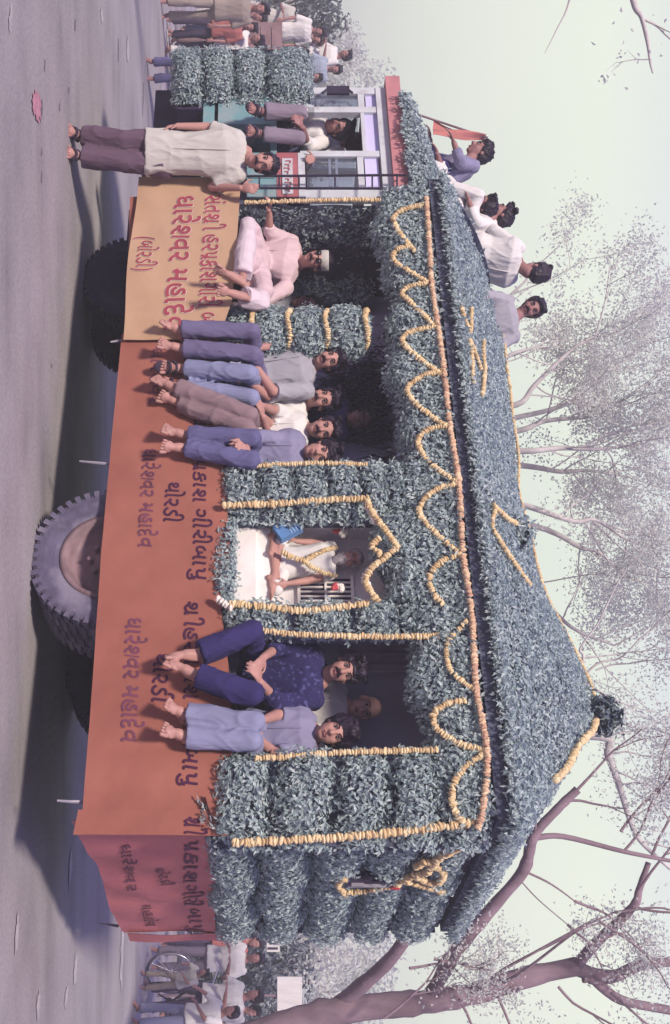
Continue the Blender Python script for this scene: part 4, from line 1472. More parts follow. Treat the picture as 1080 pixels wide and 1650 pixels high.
def person(label, J, face=None, up=None, s=1.0, skin='skin', shirt=None, sleeve=0.9, hem=None, trousers=None, hairstyle='short', moustache=False, beard=None, cap=None,
           shoes=None, group=None, voxel=.0075, detail=True, back=False, wide=1.0, seed=0, curl=0.5, collar=True, legw=1.0, pants_len=0.99, palms=None, name='person', sleeve_r=1.0, drape=None, glasses=False):
    J = {k: np.asarray(v, float) for k, v in J.items()}
    sa, sb, p = J['sa'], J['sb'], J['p']
    n0 = J['n'] if 'n' in J else (sa + sb) / 2 + nrm((sa + sb) / 2 - p) * 0.045
    T = nrm(n0 - p)
    r = nrm((sb - sa) - T * ((sb - sa) @ T))
    f = np.cross(r, T)
    if back: f = -f
    hd = J['head']
    face = nrm(face) if face is not None else f
    up = nrm(up) if up is not None else nrm(0.45 * UP + 0.55 * nrm(hd - n0))
    Fd, U, Rr = head_axes(face, up)
    base = np.array([*p[:2], min(v[2] for v in J.values()) - 0.05])
    root = thing(name, base, label, 'person', group)
    cen = lambda q: p + (n0 - p) * q

    # ---- the body, one skin
    mb = MB()
    mb.loft([ring(cen(q), r, f, w * .88 * s, d * .88 * s) for q, w, d in TORSO])
    mb.capsule(n0 - T * .03, hd - U * .075 * s - Fd * .012 * s, .056 * s, .052 * s, 14)
    vr = np.random.default_rng(seed * 7 + 1)
    hx, hz, jw, nsz = vr.uniform(.93, 1.05), vr.uniform(.95, 1.06), vr.uniform(.90, 1.12), vr.uniform(.85, 1.25)
    H_ = lambda x, y, z: hd + (Rr * x * hx + Fd * y + U * z * hz) * s
    E = lambda c, ax, ay, az, sub=3: mb.ell(H_(*c), Rr * ax * s * hx, Fd * ay * s, U * az * s * hz, sub)
    E((0, -.012, .035), .074, .094, .084)
    E((0, .030, -.035), .060 * jw, .062, .076)
    E((0, .058, -.092), .030, .026, .022)
    E((.034, .048, -.028), .030, .034, .034); E((-.034, .048, -.028), .030, .034, .034)
    E((0, .082, .022), .052, .014, .012)
    mb.capsule(H_(0, .086, .012), H_(0, .108, -.030), .0095 * s * nsz, .0145 * s * nsz, 10)
    E((.013, .096, -.034), .009, .010, .008, 2); E((-.013, .096, -.034), .009, .010, .008, 2)
    E((0, .082, -.062), .025, .013, .007, 2); E((0, .080, -.074), .021, .014, .008, 2)
    for k in (-1, 1):
        E((k * .076, -.008, -.008), .010, .020, .032, 2)
    palms = palms or {}
    for q, sg in (('a', -1), ('b', 1)):
        e, wv = J['e' + q], J['w' + q]
        sh = J['s' + q]
        mb.capsule(sh - r * sg * .01, e, .050 * s, .039 * s, 12)
        mb.capsule(e, wv, .039 * s, .026 * s, 12)
        D = J['d' + q] - wv if 'd' + q in J else wv - e
        pn, sd = palms.get(q, (-UP * .8 - f * .25 + nrm(wv - p) * -.2, -r * sg * (1 if not back else -1)))
        hand(mb, wv, D, np.asarray(pn, float), np.asarray(sd, float), s * .98, curl)
    Sm, ex = [], MB()
    for q, sg in (('a', -1), ('b', 1)):
        if 'k' + q in J:
            hp = J['h' + q] if 'h' + q in J else p + r * sg * .085 * s
            k_, a_ = J['k' + q], J['a' + q]
            mb.capsule(hp, k_, .070 * s, .050 * s, 12)
            mb.capsule(k_, a_, .050 * s, .034 * s, 12)
            mb.ell((k_ * .72 + a_ * .28), r * .052 * s, f * .052 * s, nrm(a_ - k_) * .11 * s, 2)
            Sm.append((q, foot(mb, a_, J['t' + q], k_, s, ex)))
    bd = blob(mb, voxel, 2)
    if ex.n:                                        # the toes stay apart, rooted in the foot
        Ve, Fe = ex.arrays()
        for k, (f_, _) in enumerate(Fe):
            bd.add(Ve, f_) if k == 0 else bd.Fc.append((f_ + bd.n - len(Ve), 0))
    bd = bd.build('body', MATS[skin], root, smooth=True)
    # ---- face
    if detail:
        for k in (-1, 1):
            e = MB()
            e.ell(H_(k * .031, .0805, .004), Rr * .0145 * s, Fd * .0085 * s, U * .0068 * s, 2, 0)
            e.ell(H_(k * .031, .0865, .004), Rr * .0070 * s, Fd * .0045 * s, U * .0066 * s, 2, 1)
            e.build('eye', [MATS['eye_white'], MATS['eye_dark']], root, smooth=True)
            e = MB()
            e.tube(curve([H_(k * .014, .094, .021), H_(k * .032, .093, .029), H_(k * .052, .078, .024)], 4), [.0045 * s] * 9, 6)
            e.build('eyebrow', MATS['hair'], root, smooth=True)
            e = MB()
            e.tube(curve([H_(k * .016, .088, .008), H_(k * .031, .0915, .0125), H_(k * .047, .082, .007)], 4), [.0026 * s] * 9, 5)
            e.build('eyelid', MATS['hair'], root, smooth=True)
        e = MB()
        e.ell(H_(0, .0905, -.0625), Rr * .024 * s, Fd * .007 * s, U * .0045 * s, 2)
        e.ell(H_(0, .0890, -.0725), Rr * .020 * s, Fd * .008 * s, U * .0055 * s, 2)
        e.build('lips', MATS['lip'], root, smooth=True)
    if glasses:
        e = MB()
        for k in (-1, 1):
            e.ell(H_(k * .033, .101, .004), Rr * .024 * s, Fd * .004 * s, U * .017 * s, 2)
            e.tube([H_(k * .055, .098, .010), H_(k * .080, .02, .008)], .003 * s, 5)
        e.tube([H_(-.012, .107, .008), H_(.012, .107, .008)], .003 * s, 5)
        e.build('glasses', MATS['eye_dark'], root, smooth=True)
    if moustache:
        e = MB()
        for k in (-1, 1):
            e.tube(curve([H_(k * .002, .103, -.048), H_(k * .018, .098, -.050), H_(k * .036, .081, -.060)], 4), np.interp(np.linspace(0, 1, 9), [0, .4, 1], [.0075, .0085, .004]) * s, 8)
        e.build('moustache', MATS['hair'], root, smooth=True)
    if beard:
        e = MB()
        e.ell(H_(0, .050, -.105), Rr * .060 * s, Fd * .055 * s, U * .060 * s, 2)
        e.ell(H_(0, .060, -.150), Rr * .045 * s, Fd * .040 * s, U * .060 * s, 2)
        for k in (-1, 1):
            e.ell(H_(k * .060, .022, -.055), Rr * .018 * s, Fd * .035 * s, U * .06 * s, 2)
            e.tube(curve([H_(0, .103, -.050), H_(k * .02, .098, -.054), H_(k * .045, .075, -.085)], 4), .009 * s, 6)
        blob(e, .007, 2, fold=.006, fk=3, seed=seed).build('beard', MATS[beard], root, smooth=True)
    if hairstyle:
        e = MB()
        X = lambda c, ax, ay, az: e.ell(H_(*c), Rr * ax * s, Fd * ay * s, U * az * s, 3)
        g = {'short': 0.0, 'full': .008, 'big': .018, 'grey': -.002}[hairstyle]
        X((0, -.022, .066), .080 + g, .092 + g, .068 + g)
        X((0, -.055, .010), .078 + g, .062 + g, .088 + g)
        for k in (-1, 1):
            X((k * .066, -.012, .045), .022 + g, .058 + g * .5, .050 + g)
            X((k * .074, .018, .022), .008 + g * .4, .018, .034)
        if hairstyle in ('full', 'big'):
            X((.018, .048, .098), .052, .040 + g, .024 + g); X((-.032, .046, .092), .034, .038, .022)
            for q in range(7):
                X((rng.normal(0, .04), .01 + rng.normal(0, .03), .115 + g), .03, .035, .018)
        blob(e, .0068 if detail else .011, 1, fold=.0085 if detail else .004, fk=3.0, seed=seed + 3, fdir=None).build('hair', MATS['hair' if hairstyle != 'grey' else 'grey_beard'], root, smooth=True)
    if cap:
        e = MB()
        rg = []
        for q, (zz, k) in enumerate(((.026, .99), (.034, 1.02), (.060, 1.04), (.084, 1.0), (.090, .95))):
            rg.append(ring(H_(0, -.014, zz) + Fd * 0.0, Rr, Fd, .084 * k * s, .103 * k * s, 24, 2.1))
        e.loft(rg)
        e.build('cap', MATS[cap], root, smooth=True)
    # ---- clothes
    vx = .0095 if detail else .018
    if shirt:
        e = MB()
        rows = [(q, w, d) for q, w, d in TORSO[:-1]]
        if hem is not None:
            rows[0] = (hem, .175, .125)
        e.loft([ring(cen(q), r, f, w * 1.07 * wide * s, d * 1.10 * wide * s) for q, w, d in rows])
        for q, sg in (('a', -1), ('b', 1)):
            sh, el, wv = J['s' + q], J['e' + q], J['w' + q]
            k1 = min(1.0, sleeve)
            e.sphere(sh - r * sg * .008 * s, .064 * s, 2)
            cone(e, sh - r * sg * .015, sh + (el - sh) * k1, .066 * s * sleeve_r, .060 * s * sleeve_r)
            if sleeve > 1.0:
                e.sphere(el, .054 * s * sleeve_r, 2)
                cone(e, el, el + (wv - el) * (sleeve - 1), .056 * s * sleeve_r, .046 * s * sleeve_r)
        for q0, q1, r0, r1 in drape or []:
            e.capsule(q0, q1, r0, r1)
        blob(e, vx, 3, fold=.009 * s if detail else .008, fk=.9, seed=seed, fdir=UP).build('shirt', MATS[shirt], root, smooth=True)
        if collar and detail:
            e = MB()
            pts = [n0 - T * .012 + r * math.cos(a) * .066 * s + f * math.sin(a) * .060 * s - T * .030 * s * max(0, math.sin(a)) for a in np.linspace(math.pi * .5 + .35, math.pi * 2.5 - .35, 20)]
            e.tube(pts, np.interp(np.linspace(0, 1, 20), [0, .15, .85, 1], [.020, .013, .013, .020]) * s, 7)
            e.build('collar', MATS[shirt], root, smooth=True)
            e = MB()
            q0, q1 = n0 - T * .06 + f * .075 * s, cen(.1) + f * .128 * s
            e.tube([q0, cen(.74) + f * .131 * s * wide, cen(.45) + f * .127 * s * wide, q1], .0055 * s, 5)
            e.build('button_placket', MATS[shirt], root, smooth=True)
    if trousers and 'ka' in J:
        e = MB()
        e.ell(p - T * .02, r * .165 * s, f * .118 * s, T * .11 * s, 3)
        for q, sg in (('a', -1), ('b', 1)):
            if 'k' + q not in J: continue
            hp = J['h' + q] if 'h' + q in J else p + r * sg * .085 * s
            k_, a_ = J['k' + q], J['a' + q]
            e.capsule(hp, k_, .088 * s * legw, .064 * s * legw, 14)
            cone(e, k_, k_ + (a_ - k_) * pants_len, .064 * s * legw, .073 * s * legw)
        blob(e, vx, 3, fold=.010 * s if detail else .009, fk=1.0, seed=seed + 9, fdir=UP).build('trousers', MATS[trousers], root, smooth=True)
    if shoes:
        for q, (Df, lat, upf, heel, ball) in Sm:
            e = MB()
            cs, wd = [], []
            for x, w_ in ((-.045, .022), (-.02, .036), (.05, .034), (.12, .042), (.17, .046), (.215, .036), (.235, .018)):
                c = heel + Df * (x + .01) * s - upf * .030 * s
                cs.append(ring(c, lat, upf, w_ * s, .011 * s, 12, 3.5))
            e.loft(cs)
            for x in (.10, .15):
                c = heel + Df * x * s
                e.tube([c + lat * .044 * s - upf * .026, c + lat * .030 * s + upf * .030, c + upf * .040, c - lat * .030 * s + upf * .028, c - lat * .044 * s - upf * .026], .011 * s, 6)
            e.build('sandal', MATS[shoes], root, smooth=True)
    return root


CAMDIR = lambda q: nrm((CAM - q) * [1, 1, 0])


def Jp(**k):                                        # joints given by sight line and depth into the lorry
    return {a: pd(*v) for a, v in k.items()}


FR = np.array([0, -1.0, 0])                         # roughly towards the viewer
OUT = -N

# -- the man standing by the cab
Y = 9.70
def W9(u, v, dy=0.0): return py(u, v, Y + dy)
J = dict(head=W9(263, 424, -.05), n=W9(250, 399, .03), sa=W9(220, 384), sb=W9(283, 386), p=W9(246, 262), ea=W9(205, 334, .05), wa=W9(203, 286), da=W9(205, 262, -.05),
         eb=W9(301, 342, .03), wb=W9(303, 388, -.10), db=W9(303, 406, -.14), ha=W9(231, 262), hb=W9(264, 262), ka=W9(227, 200, -.03), kb=W9(260, 198, -.05), aa=W9(221, 134, .07), ab=W9(252, 133, .01),
         ta=W9(210, 120, -.09), tb=W9(246, 119, -.15))
person('man in a loose white shirt and plum trousers standing on the road by the cab', J, face=np.array([.10, -1, 0.02]), up=np.array([.12, 0, 1]), shirt='cream_shirt', sleeve=.88, hem=-.20, trousers='plum_trousers', moustache=True,
       shoes='sandal_leather', seed=1, wide=1.04, palms={'a': (np.array([1, .2, 0]), np.array([0, -1, 0])), 'b': (np.array([0, 1, 0.2]), np.array([-1, 0, 0]))}, curl=1.1, pants_len=.97, sleeve_r=1.12, legw=1.32)

# -- in the cab
J = Jp(head=(206, 546, .42), sa=(184, 519, .48), sb=(230, 522, .55), p=(208, 470, .52), ea=(178, 493, .30), wa=(192, 484, .12), da=(199, 482, .06), eb=(236, 496, .40), wb=(206, 488, .10), db=(199, 484, .05),
       ka=(182, 484, .12), kb=(222, 482, .12), aa=(180, 426, .08), ab=(216, 424, .08), ta=(172, 412, -.04), tb=(210, 410, -.04))
person('man in a white shirt sitting sideways in the cab doorway, feet out', J, face=np.array([-.25, -1, -.15]), shirt='white_shirt', sleeve=1.35, trousers='grey_trousers', hairstyle='full', skin='skin_dark', shoes='sandal_leather', seed=2, curl=.9)
J = Jp(head=(229, 569, .78), sa=(212, 545, .85), sb=(246, 545, .75), p=(232, 480, .9), ea=(216, 520, .7), wa=(222, 500, .55), eb=(256, 520, .48), wb=(256, 506, .26), db=(256, 498, .16), ka=(214, 472, .6), kb=(240, 472, .6), aa=(214, 425, .6), ab=(240, 425, .6), ta=(212, 415, .5), tb=(240, 415, .5))
person('man behind the cab doorway with his hand on the door sill, head turned away', J, face=np.array([-.6, .8, 0]), shirt='white_shirt', sleeve=1.6, trousers='dark_jeans', hairstyle='full', seed=3, detail=False, voxel=.010)

# -- on the roof
LFT = np.array([-1.0, 0.1, 0])
def roofman(label, head, nk, pel, face, shirt, trs, d=1.1, skin='skin_dark', kf=.40, kz=.16, back=False, seed=0, mous=False, hs='full', twist=0.25, arm=(0.0, -30), **kw):
    h = pd(*head, d); n_ = pd(*nk, d); p_ = pd(*pel, d)
    T = nrm(n_ - p_)
    fd = nrm(face); fd = nrm(fd * [1, 1, 0])
    r = np.cross(T, fd) * -1
    r = nrm(np.cross(fd, T)) * -1
    J = dict(head=h, n=n_, p=p_)
    rt = nrm(np.cross(T, fd))                       # to the figure's left
    sa, sb = n_ - T * .05 - rt * .17, n_ - T * .05 + rt * .17
    J['sa'], J['sb'] = (sb, sa)
    rr = nrm(J['sb'] - J['sa'])
    for q, sg in (('a', -1), ('b', 1)):
        sh = J['s' + q]
        J['e' + q] = sh - T * .22 + fd * .12 + rr * sg * .06
        J['w' + q] = J['e' + q] + fd * .20 - T * .06 - rr * sg * .05
        J['k' + q] = p_ + fd * kf + UP * kz + rr * sg * .12
        J['a' + q] = p_ + fd * (kf + .10) - UP * .22 + rr * sg * .10
        J['t' + q] = J['a' + q] + fd * .18 - UP * .05
    return person(label, J, face=np.asarray(face, float), shirt=shirt, trousers=trs, skin=skin, hairstyle=hs, seed=seed, moustache=mous, group=None, voxel=.009, **kw)


roofman('man in a grey violet shirt leaning forward on the leafy cab roof behind the flag', (245, 772), (262, 752), (288, 702), (-.85, -.35, -.35), 'bluegrey_shirt', 'navy_trousers', d=1.0, kf=.12, kz=.0, seed=11, sleeve=1.7)
roofman('man in white with lowered head, left one of the pair on the roof edge', (331, 778), (330, 752), (318, 700), (-.8, -.55, -.25), 'white_shirt', 'white_shirt', d=.95, kf=.22, kz=.02, seed=12, sleeve=1.7, wide=1.15)
roofman('man in white seen half from behind, taller one of the pair on the roof edge', (346, 806), (362, 782), (388, 728), (-.75, -.15, -.10), 'white_shirt', 'white_shirt', d=1.15, seed=13, sleeve=1.7, wide=1.25)
roofman('man in white leaning far forward alone in the middle of the roof row', (438, 862), (425, 838), (415, 770), (-.6, .65, -.25), 'white_shirt', 'white_shirt', d=1.2, seed=14, sleeve=1.7, wide=1.3)
roofman('moustached man in a pale blue shirt peering over the roof ridge towards the viewer', (497, 856), (512, 832), (522, 775), (.05, -1, -.05), 'grey_shirt', 'dark_jeans', d=1.3, kf=.22, kz=-.12, seed=15, mous=True, hs='full', sleeve=1.2)

# -- in the front opening
J = Jp(head=(420, 512, .32), n=(424, 484, .38), sa=(388, 470, .36), sb=(464, 462, .42), p=(418, 405, .42), ea=(374, 434, .22), wa=(344, 434, .04), da=(326, 436, -.05), eb=(484, 428, .30), wb=(470, 406, .10), db=(455, 398, .02),
       ka=(362, 400, -.02), kb=(486, 420, -.05), aa=(452, 390, -.16), ab=(478, 392, -.16), ta=(424, 345, -.30), tb=(462, 343, -.30), ha=(398, 402, .34), hb=(442, 402, .36))
person('man in a white headband and pink tunic sitting at the front holding a marigold string', J, face=np.array([-.12, -1, -.05]), shirt='pink_kurta', sleeve=1.35, hem=-.22, trousers='pale_pyjama', hairstyle='short', cap='cream_shirt',
       seed=21, wide=1.14, legw=1.10, collar=True, pants_len=.92, curl=.9, moustache=True, glasses=True, skin='skin',
       drape=[(pd(412, 412, .30), pd(372, 404, .04), .12, .085), (pd(424, 410, .30), pd(470, 424, .02), .12, .085), (pd(420, 412, .28), pd(424, 398, -.02), .13, .09), (pd(400, 408, .2), pd(392, 396, -.04), .11, .08)])
J = Jp(head=(491, 492, .85), sa=(470, 465, .9), sb=(512, 465, .9), p=(492, 395, .95), ea=(466, 432, .8), wa=(478, 408, .65), eb=(516, 432, .8), wb=(506, 408, .65), ka=(478, 396, .6), kb=(508, 396, .6), aa=(474, 378, .8), ab=(500, 378, .7), ta=(480, 372, .6), tb=(506, 372, .6))
person('man half hidden behind the leafy column', J, face=FR, shirt='grey_shirt', trousers='grey_trousers', skin='skin', seed=22, detail=True, voxel=.010)

J = Jp(head=(580, 531, .20), n=(588, 506, .26), sa=(566, 494, .26), sb=(632, 496, .26), p=(602, 412, .28), ea=(556, 448, .20), wa=(560, 418, .02), da=(556, 402, -.06), eb=(630, 440, .12), wb=(580, 404, -.10), db=(560, 388, -.18),
       ka=(534, 406, -.16), kb=(570, 408, -.16), aa=(532, 292, -.14), ab=(562, 294, -.14), ta=(512, 272, -.22), tb=(548, 264, -.24))
person('youth in a pale grey shirt and violet trousers seated right beside the leafy column', J, face=np.array([-.10, -1, .02]), up=np.array([-.2, 0, 1]), shirt='grey_shirt', sleeve=.95, trousers='violet_trousers', hairstyle='full', moustache=True, seed=23, curl=.6)
J = Jp(head=(644, 520, .38), n=(648, 496, .44), sa=(622, 484, .44), sb=(680, 484, .46), p=(646, 408, .46), ea=(638, 430, .18), wa=(612, 398, -.08), da=(598, 386, -.16), eb=(684, 436, .35), wb=(664, 414, .10), db=(652, 408, .04),
       ka=(602, 402, -.16), kb=(640, 404, -.08), aa=(594, 298, -.10), ab=(626, 300, -.06), ta=(592, 268, -.16), tb=(612, 270, -.14))
person('boy in white with light blue jeans and sandals, leaning forward between two seated youths', J, face=np.array([-.18, -1, 0]), shirt='white_shirt', sleeve=.95, trousers='blue_jeans', hairstyle='full', shoes='sandal_leather', seed=24, curl=.7, moustache=True)
J = Jp(head=(692, 522, .36), n=(694, 497, .44), sa=(668, 482, .46), sb=(722, 480, .48), p=(700, 404, .44), ea=(660, 440, .25), wa=(654, 422, .04), da=(648, 416, -.02), eb=(716, 436, .32), wb=(672, 424, .04), db=(656, 420, -.02),
       ka=(668, 402, -.15), kb=(692, 398, -.12), aa=(626, 284, -.15), ab=(648, 290, -.10), ta=(602, 256, -.22), tb=(642, 264, -.16))
person('youth in white and brown trousers with bare crossed feet', J, face=np.array([.05, -1, 0]), shirt='white_shirt', sleeve=.95, trousers='brown_trousers', hairstyle='full', seed=25, curl=.8, moustache=True)
J = Jp(head=(731, 517, .18), n=(732, 493, .24), sa=(708, 478, .24), sb=(758, 480, .26), p=(732, 404, .26), ea=(704, 424, .10), wa=(712, 398, -.12), da=(716, 382, -.18), eb=(760, 424, .12), wb=(732, 404, -.10), db=(722, 392, -.18),
       ka=(706, 406, -.14), kb=(742, 404, -.14), aa=(702, 302, -.12), ab=(722, 300, -.12), ta=(684, 272, -.22), tb=(722, 270, -.22))
person('youth in a blue shirt and dark jeans next to the shrine pier, hands on knees', J, face=np.array([.02, -1, 0]), up=np.array([.18, 0, 1]), shirt='bluegrey_shirt', sleeve=1.7, trousers='dark_jeans', hairstyle='big', seed=26, curl=.5)
J = Jp(head=(676, 580, 0.77), sa=(654, 552, 0.82), sb=(700, 552, 0.82), p=(678, 470, 0.87), ea=(648, 515, 0.77), wa=(660, 490, 0.62), eb=(706, 515, 0.77), wb=(694, 490, 0.62), ka=(664, 440, 0.77), kb=(692, 440, 0.77), aa=(664, 378, 0.82), ab=(692, 378, 0.82), ta=(664, 372, 0.67), tb=(692, 372, 0.67))
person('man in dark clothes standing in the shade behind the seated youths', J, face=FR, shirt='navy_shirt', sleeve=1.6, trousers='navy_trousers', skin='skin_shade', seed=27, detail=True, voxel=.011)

# -- in the shrine
Js = lambda **k: {a: pd(v[0], v[1], .13 + (v[2] - .13) * .36) for a, v in k.items()}
J = Js(head=(900, 566, .40), n=(903, 541, .46), sa=(881, 533, .46), sb=(927, 532, .46), p=(906, 456, .44), ea=(874, 502, .40), wa=(872, 478, .26), da=(866, 468, .2), eb=(936, 494, .40), wb=(940, 464, .22), db=(944, 452, .16),
       ka=(862, 454, .24), kb=(952, 446, .24), aa=(936, 440, .16), ab=(890, 440, .14), ta=(966, 446, .16), tb=(862, 444, .2), ha=(890, 456, .4), hb=(920, 456, .4))
holy = person('bearded elder in white seated cross-legged in the shrine, wearing a marigold garland', J, face=FR, s=.70, shirt='white_shirt', sleeve=.35, trousers='white_shirt', hairstyle='grey', beard='grey_beard', skin='skin', seed=31, pants_len=.25, collar=False, legw=.9)
garland(curve([pd(882, 542, .19), pd(888, 520, .135), pd(904, 494, .115), pd(921, 516, .135), pd(928, 542, .19)], 8), 'marigold garland round the neck of the elder in the shrine', r=.026, smooth_path=False)
garland([pd(904, 494, .11), pd(900, 476, .10), pd(890, 456, .06)], 'marigold tassel hanging down the chest of the elder in the shrine', r=.032)
e = MB(); c = pd(853, 464, .08); e.obox(c, nrm(A * .6 + UP) * .085, nrm(-A + UP * .6) * .06, N * .03)
bag = tag(e.build('cloth_bag', mat('blue_bag', (0.10, 0.22, 0.46), var=.2)), 'blue bag beside the elder in the shrine', 'bag')
e = MB()
for k in range(4):
    e.obox(c - N * .032 + nrm(A * .6 + UP) * (.0 + .022 * k), nrm(A * .6 + UP) * .004, nrm(-A + UP * .6) * .058, N * .002)
e.build('stripe', mat('pale_blue', (0.28, 0.42, 0.62)), bag)
for (u, v), lb in (((857, 552), 'white flowers with a red bloom at the left shoulder of the elder'), ((946, 546), 'white flowers with a red bloom at the right shoulder of the elder')):
    e = MB()
    for k in range(18):
        e.sphere(pd(u + rng.normal(0, 3), v + rng.normal(0, 3.5), .20 + rng.normal(0, .012)), .019, 1, 0)
    for k in range(5):
        e.sphere(pd(u + rng.normal(0, 2) - 1, v - 6 + rng.normal(0, 2), .185), .020, 1, 1)
    tag(e.build('flower_bunch', [MATS['white_flower'], MATS['red_flower']]), lb, 'flower bunch')

# -- in the rear opening
J = Jp(head=(1080, 556, .22), n=(1092, 524, .30), sa=(1052, 508, .30), sb=(1130, 508, .30), p=(1086, 412, .36), ea=(1040, 452, .16), wa=(1058, 426, -.08), da=(1076, 416, -.14), eb=(1132, 448, .18), wb=(1100, 420, -.06), db=(1082, 412, -.13),
       ka=(1016, 408, -.12), kb=(1118, 404, -.16), aa=(1052, 322, -.14), ab=(1088, 318, -.16), ta=(1044, 268, -.22), tb=(1056, 276, -.24), ha=(1062, 408, .26), hb=(1108, 408, .26))
person('moustached man in a patterned navy shirt with one knee drawn aside, navy trousers', J, face=np.array([-.10, -1, .02]), up=np.array([-.16, 0, 1]), shirt='patterned_navy', sleeve=1.55, trousers='navy_trousers', hairstyle='full', moustache=True, seed=41, curl=.7, wide=1.10, legw=1.12, skin='skin', sleeve_r=1.12)
J = Jp(head=(1140, 588, .62), n=(1140, 562, .66), sa=(1112, 548, .66), sb=(1170, 548, .66), p=(1146, 460, .7), ea=(1108, 505, .6), wa=(1124, 480, .45), eb=(1178, 505, .6), wb=(1166, 480, .45), ka=(1124, 450, .4), kb=(1168, 450, .4), aa=(1130, 378, .5), ab=(1160, 378, .5), ta=(1130, 372, .35), tb=(1160, 372, .35))
person('bald man in a white shirt sitting behind the two in the rear opening', J, face=np.array([-.05, -1, 0]), shirt='white_shirt', sleeve=.95, trousers='grey_trousers', hairstyle=None, skin='skin_fair', seed=42)
J = Jp(head=(1180, 540, .20), n=(1184, 511, .26), sa=(1158, 497, .26), sb=(1214, 494, .26), p=(1186, 410, .28), ea=(1152, 446, .16), wa=(1160, 424, -.02), da=(1170, 414, -.08), eb=(1214, 442, .16), wb=(1188, 414, -.06), db=(1174, 414, -.13),
       ka=(1164, 408, -.15), kb=(1194, 406, -.15), aa=(1152, 300, -.13), ab=(1186, 300, -.13), ta=(1132, 284, -.22), tb=(1172, 276, -.22))
person('boy with a thick fringe, blue grey shirt and pale jeans at the right end', J, face=np.array([-.22, -1, .0]), up=np.array([-.15, 0, 1]), shirt='bluegrey_shirt', sleeve=.9, trousers='light_jeans', hairstyle='big', seed=43, curl=.9)
# ------------------------------------------------------------------ trees
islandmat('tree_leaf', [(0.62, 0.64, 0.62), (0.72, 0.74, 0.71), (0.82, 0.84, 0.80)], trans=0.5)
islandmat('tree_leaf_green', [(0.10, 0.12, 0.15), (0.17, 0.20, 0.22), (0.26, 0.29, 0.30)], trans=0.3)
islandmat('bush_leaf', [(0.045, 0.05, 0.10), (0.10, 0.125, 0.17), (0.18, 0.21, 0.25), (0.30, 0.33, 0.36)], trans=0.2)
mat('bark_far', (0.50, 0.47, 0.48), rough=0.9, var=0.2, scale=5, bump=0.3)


def twigs(mb, tips, p, d, ln, r, depth, rs, up=0.12, spread=0.5):
    n = 5
    pts = [p]
    q = p.copy()
    for k in range(n):
        d = nrm(d + rs.normal(0, 0.13, 3) + [0, 0, up * 0.2])
        q = q + d * ln / n
        pts.append(q)
        if depth > 0 and k >= 1 and rs.random() < 0.62:
            twigs(mb, tips, q, nrm(d + rs.normal(0, spread, 3)), ln * rs.uniform(.42, .7), r * .5, depth - 1, rs, up, spread)
    mb.tube(curve(pts, 2), np.linspace(r, r * .4, len(curve(pts, 2))), 5 if r < .03 else 7)
    tips.append(q); tips.append(pts[3])


def crown(tree_o, tips, m, n=26, rad=.22, Ln=.08, W=.04, rs=None, name='crown'):
    mb = MB()
    T = np.repeat(np.array(tips), n, 0)
    P = T + rs.normal(size=T.shape) * rad * np.array([1, 1, .75])
    Nn = rs.normal(size=T.shape); Nn[:, 2] += .7
    Nn /= np.linalg.norm(Nn, axis=1)[:, None]
    leaf_blades(mb, P, Nn, Ln, W, tilt=.4)
    for i, (f, k) in enumerate(mb.Fc): mb.Fc[i] = (f, 0)
    return mb.build(name, MATS[m], tree_o)


LR = 0.72


def limb(mb, pts, r0, r1, m=5, n=10, knob=0.06, rs=None):
    r0, r1 = r0 * LR, r1 * LR
    c = curve(pts, m)
    rr = np.linspace(r0, r1, len(c))
    if rs is not None:
        rr = rr * (1 + rs.normal(0, knob, len(c)))
    mb.tube(c, rr, n)


rs = np.random.default_rng(4)
# the big tree by the lorry's tail
YT = 12.6
tr = thing('tree', py(1725, 190, YT) * [1, 1, 0], 'big bare limbed tree with thick purple brown trunk behind the tail of the lorry', 'tree')
mb = MB(); tips = []
Tq = lambda u, v, y=YT: py(u, v, y)
limb(mb, [Tq(1725, 180), Tq(1700, 300), Tq(1664, 430), Tq(1634, 520), Tq(1622, 600), Tq(1615, 680), Tq(1600, 768), Tq(1574, 850), Tq(1557, 930)], .25, .13, n=14, rs=rs)
limb(mb, [Tq(1630, 520), Tq(1611, 554), Tq(1552, 623, 12.2), Tq(1504, 661, 12.0), Tq(1478, 698, 11.9)], .12, .075, n=12, rs=rs)
limb(mb, [Tq(1614, 680), Tq(1600, 696), Tq(1531, 736, 12.3), Tq(1455, 800, 12.1), Tq(1402, 844, 12), Tq(1348, 860, 11.9), Tq(1305, 897, 11.9), Tq(1272, 931, 11.9)], .115, .055, n=12, rs=rs)
limb(mb, [Tq(1350, 860, 11.9), Tq(1348, 908, 11.9), Tq(1372, 1005, 12), Tq(1388, 1085, 12.1)], .045, .025, n=8)
limb(mb, [Tq(1340, 862, 11.9), Tq(1318, 862, 11.8), Tq(1303, 857, 11.8)], .03, .02, n=7)
limb(mb, [Tq(1404, 846, 12), Tq(1420, 880, 12), Tq(1436, 905, 12), Tq(1452, 926, 12)], .018, .010, n=6)
limb(mb, [Tq(1418, 838, 12), Tq(1450, 868, 12), Tq(1490, 915, 12)], .012, .007, n=6)
limb(mb, [Tq(1557, 928), Tq(1520, 960, 12.4), Tq(1461, 1020, 12.3), Tq(1434, 1030, 12.3), Tq(1390, 1045, 12.3)], .085, .04, n=10, rs=rs)
limb(mb, [Tq(1560, 925), Tq(1574, 983), Tq(1556, 1030), Tq(1550, 1080)], .10, .06, n=10, rs=rs)
limb(mb, [Tq(1574, 940), Tq(1579, 958), Tq(1611, 1000), Tq(1628, 1080)], .09, .06, n=10, rs=rs)
